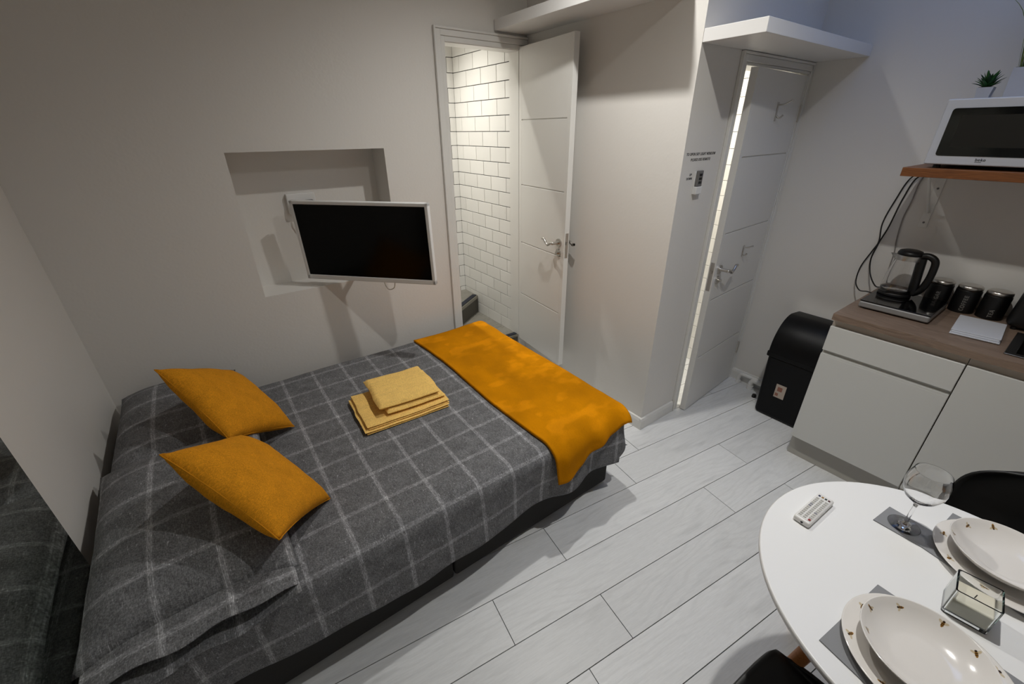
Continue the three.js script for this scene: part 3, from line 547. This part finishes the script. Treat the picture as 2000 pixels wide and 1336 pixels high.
{ // glass kettle
  const k = thing('glass_kettle', 'glass kettle with black handle standing on the hob', 'kettle', [3.386, 0.9455, 1.990]);
  mesh('base_band', lathe([[0, 0], [0.067, 0], [0.068, 0.003], [0.068, 0.012], [0.066, 0.015], [0, 0.015]], 40), blackPlastic, k);
  mesh('glass_body', lathe([[0.065, 0.0152], [0.0665, 0.04], [0.0625, 0.10], [0.0555, 0.15], [0.050, 0.185], [0.0480, 0.185], [0.0535, 0.15], [0.0605, 0.10], [0.0645, 0.04], [0.063, 0.0175], [0.0, 0.0175], [0, 0.0152], [0.065, 0.0152]], 44), glass, k);
  mesh('steel_band', lathe([[0.0505, 0.182], [0.0525, 0.182], [0.051, 0.206], [0.049, 0.206], [0.0505, 0.182]], 40), steel, k);
  mesh('lid', lathe([[0, 0.232], [0.03, 0.231], [0.045, 0.226], [0.050, 0.216], [0.050, 0.204], [0, 0.204]], 40), blackPlastic, k);
  mesh('spout', smooth(new THREE.ConeGeometry(0.02, 0.04, 14).rotateX(-Math.PI / 2.6).translate(0, 0.196, -0.058)), steel, k);
  mesh('handle', merge(tube([[0, 0.207, 0.040], [0.0, 0.212, 0.070], [0.0, 0.196, 0.098], [0.0, 0.14, 0.106], [0.0, 0.08, 0.101], [0.0, 0.04, 0.088], [0, 0.02, 0.066]], 0.0155, 40, 12), rod([0, 0.198, 0.050], [0, 0.02, 0.066], 0.020, 0.020, 12)), blackPlastic, k, 'black loop handle with back strip');
}
{ // three canisters with steel lids
  const proto = (label, x, z, word) => {
    const c = thing('storage_canister', label, 'canister', [x, 0.9035, z], 0, 'black canisters along the wall');
    mesh('body', lathe([[0, 0], [0.045, 0], [0.047, 0.003], [0.047, 0.108], [0.045, 0.111], [0, 0.111]], 36), blackPlastic, c);
    mesh('lid', lathe([[0, 0.134], [0.038, 0.133], [0.044, 0.129], [0.0455, 0.122], [0.0455, 0.111], [0, 0.111]], 36), steel, c);
    const g = new TextGeometry(word, { font: bold, size: 0.0155, depth: 0.0006, curveSegments: 3, bevelEnabled: false }); g.computeBoundingBox(); g.translate(0, -0.0078, 0); g.rotateZ(Math.PI / 2); g.translate(0, 0.012, 0);
    bend(g, v => { const a = v.x / 0.047, r = 0.0471 + v.z; v.set(Math.sin(a) * r, v.y, Math.cos(a) * r); });
    g.rotateY(-Math.PI / 2 + 0.12); g.computeVertexNormals();
    mesh('lettering', g, std(0x6f6c68, 0.6), c, 'pale upright lettering');
  };
  proto('black canister with steel lid partly behind the kettle', 3.515, 2.132, 'SUGAR');
  proto('black canister with steel lid, middle of the three', 3.505, 2.235, 'COFFEE');
  proto('black canister with steel lid beside the black appliance', 3.50, 2.335, 'TEA');
}
{ // black countertop appliance at the frame's edge
  const a = thing('toaster', 'tall black countertop appliance right of the canisters', 'appliance', [3.475, 0.9035, 2.49]);
  const g = smooth(new RoundedBoxGeometry(0.19, 0.225, 0.19, 5, 0.03)); bend(g, v => { const k = 1 - 0.12 * (v.y + 0.11) / 0.225; v.x *= k; v.z *= k; v.y += 0.1225; }); g.computeVertexNormals();
  mesh('body', g, std(0x0a0a0b, 0.35), a);
  mesh('lever_slot', rb(-0.096, -0.088, 0.05, 0.16, -0.006, 0.006, 0.002), blackGloss, a);
  mesh('top_slot', merge(bx(-0.06, 0.06, 0.2345, 0.2365, -0.045, -0.02), bx(-0.06, 0.06, 0.2345, 0.2365, 0.02, 0.045)), greyPlastic, a);
  for (const x of [-0.07, 0.07]) for (const z of [-0.06, 0.06]) mesh('foot', cyl(0.01, 0.01, 0.012, x, 0, z, 12), blackPlastic, a);
}
{ // folded tea towel
  const t = thing('folded_cloth', 'pale grey folded cloth on the worktop by the sink', 'cloth', [3.255, 0.9035, 2.34], 0.06);
  const m = std(new THREE.Color().setRGB(0.52, 0.53, 0.56), 0.95, { bumpMap: rep(clothBump, 4, 4), bumpScale: 0.0008 });
  for (let k = 0; k < 3; k++) mesh('fold', smooth(bend(boxUV(new RoundedBoxGeometry(0.27 - 0.012 * k, 0.0055, 0.155 - 0.006 * (k % 2), 3, 0.0025)), v => { v.y += 0.003 + k * 0.0052 + (v.x < -0.12 && v.z > 0.06 ? 0.002 : 0); v.x += 0.006 * k; })), m, t);
}
{ // wall shelf with bracket
  const s = thing('wall_shelf', 'warm oak shelf on white brackets under the microwave', 'shelf');
  const g = rb(3.175, X2 - 0.001, 1.524, 1.5605, 1.881, 2.74, 0.002), uv = g.attributes.uv, p = g.attributes.position; for (let i = 0; i < uv.count; i++) uv.setXY(i, p.getZ(i), p.getX(i) + p.getY(i));
  mesh('board', g, oakMat, s);
  for (const z of [1.953, 2.6]) { const b = mesh('bracket', merge(rb(X2 - 0.005, X2 - 0.0005, 1.255, 1.524, z - 0.017, z + 0.017, 0.002), rb(3.30, X2 - 0.005, 1.519, 1.5238, z - 0.017, z + 0.017, 0.002), rod([3.33, 1.517, z], [X2 - 0.006, 1.33, z], 0.006, 0.006, 8)), gloss, s, 'white steel angle bracket'); for (const y of [1.281, 1.446]) mesh('screw', cyl(0.005, 0.005, 0.002, 0, 0, 0, 12).rotateZ(Math.PI / 2).translate(X2 - 0.005, y, z), greyPlastic, b); }
}
{ // microwave
  const m = thing('microwave', 'white microwave with black door window on the oak shelf', 'microwave', [3.2, 1.5605, 1.939]);
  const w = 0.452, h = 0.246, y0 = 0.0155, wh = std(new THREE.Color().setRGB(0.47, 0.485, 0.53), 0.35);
  mesh('body', rb(0.018, 0.335, y0, y0 + h, 0.002, w - 0.002, 0.006), wh, m);
  const d = mesh('door_frame', rb(0, 0.02, y0, y0 + h, 0, w, 0.006), wh, m);
  { const q = new THREE.Shape(), a = 0.028, b = 0.335, c = 0.035, e = 0.212, r = 0.012; q.moveTo(a + r, c); q.lineTo(b - r, c); q.quadraticCurveTo(b, c, b, c + r); q.lineTo(b, e - r); q.quadraticCurveTo(b, e, b - r, e); q.lineTo(a + r, e); q.quadraticCurveTo(a, e, a, e - r); q.lineTo(a, c + r); q.quadraticCurveTo(a, c, a + r, c);
    const g = new THREE.ExtrudeGeometry(q, { depth: 0.002, bevelEnabled: false, curveSegments: 5 }); g.rotateY(-Math.PI / 2); g.translate(-0.0002, y0, 0); mesh('door_glass', g, blackGloss, m, 'black glass door panel'); }
  mesh('window_mesh', bx(-0.0028, -0.0022, y0 + 0.068, y0 + 0.186, 0.063, 0.30), std(0x14130f, 0.35), m);
  mesh('control_panel', rb(-0.002, 0.002, y0 + 0.02, y0 + h - 0.02, 0.355, 0.44, 0.002), blackGloss, m);
  for (const y of [0.09, 0.18]) mesh('dial', new THREE.CylinderGeometry(0.018, 0.02, 0.016, 24).rotateZ(Math.PI / 2).translate(-0.009, y0 + y, 0.397), wh, m);
  for (const x of [0.04, 0.30]) for (const z of [0.04, w - 0.04]) mesh('foot', cyl(0.014, 0.012, 0.0165, x, 0, z, 14), blackPlastic, m);
  const g = words('beko', 0.0098, 0, 0, 0); g.rotateY(-Math.PI / 2); g.translate(-0.0002, y0 + 0.0175, 0.172); mesh('logo', g, std(0x16181c, 0.5), m);
  const g2 = new THREE.BoxGeometry(0.0006, 0.0016, 0.020).translate(-0.0003, y0 + 0.0135, 0.168); mesh('logo_line', g2, std(0x2a2c30, 0.5), m);
}
// plants on the microwave
function blade(pts, w, bendN = 8) {
  const c = new THREE.CatmullRomCurve3(pts.map(p => new THREE.Vector3(...p))), pos = [], idx = [];
  const up = new THREE.Vector3(0, 1, 0), side = new THREE.Vector3();
  for (let i = 0; i <= bendN; i++) { const t = i / bendN, p = c.getPoint(t), tg = c.getTangent(t); side.crossVectors(tg, up); if (side.lengthSq() < 1e-6) side.set(1, 0, 0); side.normalize(); const k = w * Math.pow(Math.sin(Math.PI * (0.12 + 0.88 * t)), 0.8) / 2, n = new THREE.Vector3().crossVectors(side, tg).normalize();
    for (const [s, o] of [[-1, 0], [0, 0.25], [1, 0], [0, -0.35]]) pos.push(p.x + side.x * k * s + n.x * k * o, p.y + side.y * k * s + n.y * k * o, p.z + side.z * k * s + n.z * k * o); }
  for (let i = 0; i < bendN; i++) for (let j = 0; j < 4; j++) { const a = i * 4 + j, b = i * 4 + (j + 1) % 4; idx.push(a, b, b + 4, a, b + 4, a + 4); }
  const g = new THREE.BufferGeometry(); g.setAttribute('position', new THREE.Float32BufferAttribute(pos, 3)); g.setIndex(idx); g.computeVertexNormals(); return g;
}
{
  const y = 1.5605 + 0.0155 + 0.2463, pot = std(new THREE.Color().setRGB(0.50, 0.51, 0.55), 0.5), soil = std(0x2a2018, 1);
  const a = thing('potted_succulent', 'small spiky green succulent in a white pot on the microwave', 'plant', [3.42, y, 2.000]);
  const sq = (w0, w1, h, t) => { const g = new THREE.CylinderGeometry(w1 * Math.SQRT2 / 2, w0 * Math.SQRT2 / 2, h, 4, 1).rotateY(Math.PI / 4).translate(0, h / 2, 0); return toCreasedNormals(g, 0.4); };
  mesh('pot', sq(0.040, 0.052, 0.046), pot, a); mesh('soil', bx(-0.022, 0.022, 0.0462, 0.0475, -0.022, 0.022), soil, a);
  const gm = [std(0x17461c, 0.6), std(0x215b25, 0.6), std(0x113717, 0.6)];
  for (let i = 0; i < 34; i++) { const t = i * 2.4, e = 0.25 + 1.05 * (i / 34), L = rr(0.05, 0.075) * (0.75 + 0.3 * Math.sin(e)), dx = Math.cos(t) * Math.cos(e), dz = Math.sin(t) * Math.cos(e), dy = Math.sin(e); mesh('leaf', blade([[dx * 0.006, 0.045, dz * 0.006], [dx * L * 0.5, 0.048 + dy * L * 0.55, dz * L * 0.5], [dx * L, 0.048 + dy * L, dz * L]], 0.013, 6), gm[i % 3], a); }
  const b = thing('potted_plant', 'tall grassy plant in a white square pot on the microwave', 'plant', [3.45, y, 2.092]);
  mesh('pot', sq(0.064, 0.072, 0.112), pot, b); mesh('soil', bx(-0.031, 0.031, 0.1122, 0.1135, -0.031, 0.031), soil, b);
  const gb = [std(0x4c6a1e, 0.6), std(0x6a8430, 0.6), std(0x38561a, 0.6), std(0x8a9440, 0.6)];
  for (let i = 0; i < 46; i++) { const t = rr(0, 6.283), r0 = rr(0, 0.026), L = rr(0.26, 0.42), sp = rr(0.02, 0.11), c = Math.cos(t), s = Math.sin(t); mesh('blade', blade([[c * r0, 0.112, s * r0 * 0.6 - 0.014], [c * (r0 + sp * 0.18), 0.112 + L * 0.4, s * (r0 + sp * 0.18) - 0.020], [c * (r0 + sp * 0.5), 0.112 + L * 0.75, s * (r0 + sp * 0.5) - 0.026], [c * (r0 + sp), 0.112 + L * 0.98, s * (r0 + sp) - 0.032]], rr(0.004, 0.009), 9), gb[i % 4], b); }
}
// cables between shelf and worktop
{
  const c1 = [[3.55, 1.524, 1.895], [3.57, 1.492, 1.84], [3.575, 1.374, 1.808], [3.575, 1.252, 1.792], [3.57, 1.155, 1.807], [3.575, 1.101, 1.793], [3.57, 1.002, 1.769], [3.56, 0.918, 1.776], [3.51, 0.892, 1.815], [3.43, 0.915, 1.872], [3.38, 0.925, 1.912]];
  const c2 = [[3.55, 1.524, 1.91], [3.57, 1.488, 1.86], [3.575, 1.389, 1.837], [3.575, 1.233, 1.823], [3.58, 1.142, 1.806], [3.575, 1.056, 1.801], [3.56, 0.98, 1.826], [3.50, 0.935, 1.882], [3.46, 0.945, 1.915]];
  const c3 = [[3.585, 1.524, 1.89], [3.586, 1.469, 1.875], [3.586, 1.38, 1.873], [3.586, 1.286, 1.866], [3.586, 1.166, 1.876], [3.586, 1.117, 1.886], [3.58, 1.028, 1.892], [3.565, 0.95, 1.905], [3.55, 0.91, 1.95]];
  tag(mesh('power_cable', tube(c1, 0.0034, 80, 8), blackPlastic), 'black cable with the wider loop hanging from the oak shelf', 'cable', 'cables under the oak shelf');
  tag(mesh('power_cable', tube(c2, 0.0036, 80, 8), blackPlastic), 'black cable with the tighter loop hanging from the oak shelf', 'cable', 'cables under the oak shelf');
  tag(mesh('power_cable', tube(c3, 0.0028, 60, 8), std(0x8f8a84, 0.6)), 'grey cable running down the wall behind the kettle', 'cable', 'cables under the oak shelf');
}
{ // bin
  const b = thing('swing_bin', 'black plastic bin with rounded flap lid beside the cabinet', 'bin', [3.41, 0, 1.685]);
  const g = smooth(new RoundedBoxGeometry(0.28, 0.44, 0.285, 4, 0.025)); bend(g, v => { const k = 0.93 + 0.07 * (v.y + 0.22) / 0.44; v.x *= k; v.z *= k; v.y += 0.22; }); g.computeVertexNormals();
  const bm = phy(0x040405, 0.45, { specularIntensity: 0.45 });
  mesh('body', g, bm, b);
  mesh('collar', rb(-0.147, 0.147, 0.425, 0.462, -0.149, 0.149, 0.008, 3), bm, b);
  const s = new THREE.Shape(); s.moveTo(-0.142, 0.462); s.bezierCurveTo(-0.140, 0.57, -0.07, 0.662, 0.03, 0.668); s.lineTo(0.14, 0.655); s.lineTo(0.142, 0.462); s.closePath();
  const l = new THREE.ExtrudeGeometry(s, { depth: 0.27, bevelEnabled: true, bevelSize: 0.005, bevelThickness: 0.007, bevelSegments: 2, curveSegments: 18 }); l.translate(0, 0, -0.135);
  mesh('lid', toCreasedNormals(l, 0.5), bm, b);
  const st = mesh('sticker', rb(-0.1395, -0.1375, 0.168, 0.262, -0.042, 0.018, 0.0005), std(new THREE.Color().setRGB(0.42, 0.35, 0.29), 0.6), b, 'small beige printed sticker');
  mesh('print_patch', merge(bx(-0.1402, -0.1396, 0.215, 0.245, -0.03, -0.002), bx(-0.1402, -0.1396, 0.18, 0.20, -0.036, -0.018)), std(0x8a5a4a, 0.6), st);
}
{ // pipes by the bin
  const p = thing('pipe_stub', 'pale pipes low on the wall between door and bin', 'pipe');
  mesh('pipe', tube([[3.545, 0.002, 1.30], [3.545, 0.05, 1.30], [3.546, 0.072, 1.312], [3.548, 0.075, 1.34], [3.548, 0.075, 1.52]], 0.014, 40, 12), gloss, p); mesh('pipe', tube([[3.525, 0.002, 1.40], [3.525, 0.05, 1.40], [3.528, 0.068, 1.412], [3.53, 0.07, 1.44], [3.53, 0.07, 1.50]], 0.018, 40, 12), gloss, p);
  mesh('collar', cyl(0.022, 0.022, 0.03, 3.525, 0.0, 1.40, 18), whitePlastic, p); mesh('collar', cyl(0.018, 0.018, 0.02, 3.545, 0, 1.30, 18), whitePlastic, p);
  const d = thing('door_stop', 'tiny black rubber stop on the floor by the pipes', 'door stop', [3.44, 0, 1.475]);
  mesh('rubber', lathe([[0, 0], [0.014, 0], [0.015, 0.003], [0.013, 0.02], [0.010, 0.024], [0, 0.024]], 20), blackPlastic, d);
}

// ------------------------------------------------------------ dining table and what stands on it
const TX = 1.715, TZ = 2.62, TY = 0.74;
{
  const t = thing('dining_table', 'small round white dining table with wooden legs', 'table', [TX, 0, TZ]);
  mesh('table_top', lathe([[0, TY - 0.018], [0.392, TY - 0.018], [0.3985, TY - 0.014], [0.4, TY - 0.006], [0.398, TY - 0.001], [0.395, TY], [0, TY]], 96), std(new THREE.Color().setRGB(0.84, 0.84, 0.835), 0.3), t);
  mesh('under_frame', merge(cyl(0.16, 0.16, 0.02, 0, TY - 0.038, 0, 32)), darkMetal, t);
  for (let i = 0; i < 4; i++) { const a = Math.PI / 4 + i * Math.PI / 2, c = Math.cos(a), s = Math.sin(a); mesh('leg', rod([c * 0.38, 0, s * 0.38], [c * 0.20, TY - 0.03, s * 0.20], 0.013, 0.021, 18), beech, t); const a2 = a + Math.PI / 2; mesh('brace', rod([c * 0.275, 0.43, s * 0.275], [Math.cos(a2) * 0.10, 0.69, Math.sin(a2) * 0.10], 0.004, 0.004, 8), darkMetal, t); }
}
function shellChair(label, x, z, turn) {
  const o = thing('shell_chair', label, 'chair', [x, 0, z], turn, 'black shell chairs at the table');
  const prof = new THREE.CatmullRomCurve3([[-0.235, 0.80], [-0.215, 0.70], [-0.19, 0.58], [-0.155, 0.485], [-0.09, 0.438], [0.02, 0.43], [0.13, 0.443], [0.20, 0.452], [0.235, 0.44]].map(p => new THREE.Vector3(p[0], p[1], 0)));
  const g = sheet(40, 60, (u, v) => {
    const p = prof.getPoint(v), s = 2 * u - 1, seat = sm(0.35, 0.6, v), tail = Math.min(1, v / 0.16), nose = Math.min(1, (1 - v) / 0.14);
    const end = Math.pow(1 - Math.pow(1 - tail, 2.6), 0.45) * Math.pow(1 - Math.pow(1 - nose, 2.6), 0.4), hw = (0.205 + 0.03 * Math.sin(Math.PI * Math.min(1, v * 1.15))) * Math.max(0.03, end);
    const side = s * s * Math.abs(s);
    return [p.x + (1 - seat) * 0.075 * side, p.y + seat * 0.055 * side * (1 - 0.5 * sm(0.8, 1, v)), s * hw];
  }, -0.009);
  mesh('seat_shell', g, std(0x050506, 0.5), o, 'moulded black seat shell');
  mesh('under_plate', merge(cyl(0.07, 0.07, 0.012, 0.01, 0.405, 0, 20), rod([-0.09, 0.411, -0.09], [0.11, 0.411, 0.09], 0.007), rod([-0.09, 0.411, 0.09], [0.11, 0.411, -0.09], 0.007)), darkMetal, o);
  const L = [[-1, -1], [-1, 1], [1, -1], [1, 1]];
  for (const [a, b] of L) mesh('leg', rod([0.01 + a * 0.215, 0, b * 0.225], [0.01 + a * 0.10, 0.395, b * 0.10], 0.011, 0.017, 16), beech, o);
  mesh('wire_brace', merge(rod([-0.155, 0.16, -0.176], [0.11, 0.39, 0.09], 0.0035), rod([0.175, 0.16, -0.176], [-0.09, 0.39, 0.09], 0.0035), rod([-0.155, 0.16, 0.176], [0.11, 0.39, -0.09], 0.0035), rod([0.175, 0.16, 0.176], [-0.09, 0.39, -0.09], 0.0035)), darkMetal, o);
}
shellChair('black shell chair between the round table and the cabinets', 2.185, 2.74, Math.PI);
shellChair('black shell chair tucked under the near side of the table', 1.285, 2.595, 0);
// place mats, coaster
const matGrey = std(0x86878a, 0.7, { bumpMap: rep(clothBump, 5, 5), bumpScale: 0.0004 });
const quad = (pts, y, h) => { const s = new THREE.Shape(pts.map(p => new THREE.Vector2(p[0], -p[1]))), g = new THREE.ExtrudeGeometry(s, { depth: h, bevelEnabled: false }); g.rotateX(-Math.PI / 2); g.translate(0, y, 0); return boxUV(g); };
tag(mesh('place_mat', quad([[1.396, 2.457], [1.644, 2.488], [1.628, 2.77], [1.345, 2.73]].reverse(), TY + 0.0004, 0.0026), matGrey), 'grey place mat under the nearer plate', 'place mat', 'grey place mats');
tag(mesh('place_mat', quad([[1.858, 2.521], [2.068, 2.540], [2.05, 2.80], [1.80, 2.775]].reverse(), TY + 0.0004, 0.0026), matGrey), 'grey place mat under the farther plate', 'place mat', 'grey place mats');
tag(mesh('coaster', quad([[1.861, 2.415], [1.953, 2.427], [1.942, 2.530], [1.858, 2.523]].reverse(), TY + 0.0004, 0.0028), matGrey), 'square grey coaster under the wine glass', 'coaster');
// printed crockery: small bees round the rim
const beePrint = (() => {
  const W = 1024, Hh = 256, c = document.createElement('canvas'); c.width = W; c.height = Hh; const x = c.getContext('2d'); x.fillStyle = '#e4e0db'; x.fillRect(0, 0, W, Hh);
  for (let i = 0; i < 9; i++) { const px = (i + 0.5) * W / 9 + (i % 3 - 1) * 7, py = 34 + (i % 2 ? 6 : -4); x.save(); x.translate(px, py); x.rotate((i * 1.7) % 6.28); x.scale(0.8, 0.8); x.fillStyle = '#c6b79b'; x.beginPath(); x.ellipse(-8, -5, 10, 5, 0.6, 0, 7); x.ellipse(8, -5, 10, 5, -0.6, 0, 7); x.fill(); x.fillStyle = '#8a5f1e'; x.beginPath(); x.ellipse(0, 3, 5, 13, 0, 0, 7); x.fill(); x.fillStyle = '#2b1d10'; x.fillRect(-5, -2, 10, 3); x.fillRect(-5, 5, 10, 3); x.beginPath(); x.arc(0, -9, 4, 0, 7); x.fill(); x.restore(); }
  const t = new THREE.CanvasTexture(c); t.colorSpace = THREE.SRGBColorSpace; t.wrapS = THREE.RepeatWrapping; return t;
})();
const crock = phy(0xffffff, 0.14, { map: beePrint, clearcoat: 0.6, clearcoatRoughness: 0.05 });
function dish(name, label, pts, x, y, z, turn, group, cat) {
  const g = lathe(pts, 72), p = g.attributes.position, uv = g.attributes.uv, r1 = Math.max(...pts.map(q => q[0]));
  for (let i = 0; i < p.count; i++) { const r = Math.hypot(p.getX(i), p.getZ(i)); const row = i % pts.length; uv.setY(i, row >= pts.dish ? 0.02 : 1 - 0.02 - 0.96 * (1 - r / r1)); }
  const o = mesh(name, g, crock); o.position.set(x, y, z); o.rotation.y = turn; tag(o, label, cat, group); return o;
}
const platePts = [[0, 0.005], [0.082, 0.005], [0.092, 0.008], [0.105, 0.014], [0.137, 0.019], [0.140, 0.0185], [0.139, 0.0165], [0.106, 0.011], [0.092, 0.004], [0.084, 0.0], [0, 0.0]]; platePts.dish = 7;
const bowlPts = [[0, 0.007], [0.045, 0.007], [0.049, 0.0085], [0.053, 0.008], [0.068, 0.013], [0.084, 0.022], [0.096, 0.033], [0.104, 0.042], [0.1065, 0.0425], [0.107, 0.041], [0.099, 0.030], [0.086, 0.018], [0.070, 0.008], [0.055, 0.003], [0.053, 0.0], [0, 0.0]]; bowlPts.dish = 10;
const PY = TY + 0.0032;
dish('dinner_plate', 'white bee-printed dinner plate on the nearer place mat', platePts, 1.507, PY, 2.602, 0.5, 'bee-printed plates', 'plate');
dish('dinner_plate', 'white bee-printed dinner plate by the farther chair', platePts, 1.935, PY, 2.662, 2.1, 'bee-printed plates', 'plate');
dish('pasta_bowl', 'white bee-printed bowl on the nearer plate', bowlPts, 1.500, PY + 0.0145, 2.592, 1.2, 'bee-printed bowls', 'bowl');
dish('pasta_bowl', 'white bee-printed bowl on the farther plate', bowlPts, 1.929, PY + 0.0145, 2.650, 0.2, 'bee-printed bowls', 'bowl');
{ // wine glass
  const o = thing('wine_glass', 'empty stemmed wine glass on the grey coaster', 'glass', [1.904, TY + 0.0034, 2.471]);
  mesh('goblet', lathe([[0, 0.0004], [0.034, 0.0004], [0.035, 0.002], [0.02, 0.005], [0.006, 0.012], [0.0042, 0.03], [0.004, 0.07], [0.006, 0.083], [0.016, 0.092], [0.033, 0.107], [0.0435, 0.13], [0.0455, 0.148], [0.043, 0.17], [0.0375, 0.19], [0.0367, 0.19], [0.0422, 0.17], [0.0446, 0.148], [0.0426, 0.13], [0.032, 0.108], [0.015, 0.0945], [0, 0.090]], 56), glass, o);
}
{ // candle in a square glass
  const o = thing('glass_candle', 'cream candle in a square glass holder between the plates', 'candle', [1.727, TY + 0.0006, 2.625], 0.12);
  const s = 0.037, t = 0.0035, hh = 0.074;
  mesh('glass_holder', (() => { const q = new THREE.Shape(), r = 0.006, rrct = (p, a, r) => { p.moveTo(-a + r, -a); p.lineTo(a - r, -a); p.quadraticCurveTo(a, -a, a, -a + r); p.lineTo(a, a - r); p.quadraticCurveTo(a, a, a - r, a); p.lineTo(-a + r, a); p.quadraticCurveTo(-a, a, -a, a - r); p.lineTo(-a, -a + r); p.quadraticCurveTo(-a, -a, -a + r, -a); }; rrct(q, s, r); const h = new THREE.Path(); rrct(h, s - t, r - 0.002); q.holes.push(h); const a = new THREE.ExtrudeGeometry(q, { depth: hh, bevelEnabled: false, curveSegments: 4 }); a.rotateX(-Math.PI / 2); const q2 = new THREE.Shape(); rrct(q2, s - t * 0.5, r - 0.001); const b = new THREE.ExtrudeGeometry(q2, { depth: 0.008, bevelEnabled: false, curveSegments: 4 }); b.rotateX(-Math.PI / 2); return merge(a, b); })(), new THREE.MeshPhysicalMaterial({ color: 0xffffff, roughness: 0, transmission: 1, thickness: 0.004, ior: 1.5, attenuationColor: new THREE.Color(0xd8eee8), attenuationDistance: 0.05 }), o);
  mesh('wax', rb(-s + t + 0.0006, s - t - 0.0006, 0.0085, 0.048, -s + t + 0.0006, s - t - 0.0006, 0.004, 3), phy(new THREE.Color().setRGB(0.70, 0.66, 0.54), 0.55), o);
  mesh('wick', rod([0, 0.047, 0], [0.001, 0.058, 0.001], 0.001, 0.001, 6), blackPlastic, o);
}
{ // television remote
  const o = thing('remote_control', 'white remote control with coloured buttons on the round table', 'remote', [1.758, TY + 0.0006, 2.304], -0.05);
  mesh('casing', rb(-0.074, 0.074, 0, 0.0175, -0.021, 0.021, 0.006, 4), std(new THREE.Color().setRGB(0.80, 0.79, 0.77), 0.4), o);
  mesh('key_panel', rb(-0.066, 0.068, 0.0172, 0.0184, -0.0165, 0.0165, 0.0005), std(new THREE.Color().setRGB(0.72, 0.71, 0.69), 0.5), o);
  const km = [std(0xb4b2ac, 0.5), std(0x8a8a90, 0.5), std(0x8a2a2a, 0.5), std(0x20244a, 0.5), std(0xa07a40, 0.5), std(0x22302a, 0.5), std(0x4a1a1e, 0.5)];
  const key = (x, z, w, d, m, n = 'button') => mesh(n, rb(x - w / 2, x + w / 2, 0.0183, 0.0200, z - d / 2, z + d / 2, 0.0008, 1), m, o);
  key(-0.060, 0.0125, 0.008, 0.006, km[2], 'power_button');
  for (let i = 0; i < 12; i++) for (let j = 0; j < 3; j++) { if (i === 0 && j === 2) continue; key(-0.059 + i * 0.0092, -0.0115 + j * 0.0115, 0.0058, 0.0075, (i === 6 && j < 1) || (i === 4 && j === 2) || (i === 7 && j === 0) ? km[1] : km[0]); }
  [3, 4, 5, 6].forEach((m, i) => key(0.056, -0.0125 + i * 0.0083, 0.006, 0.0055, km[m], 'colour_button'));
  mesh('socket_hole', new THREE.CylinderGeometry(0.0032, 0.0032, 0.002, 14).rotateZ(Math.PI / 2).translate(-0.0738, 0.009, 0.002), blackPlastic, o);
}
renderer.render(scene, camera);
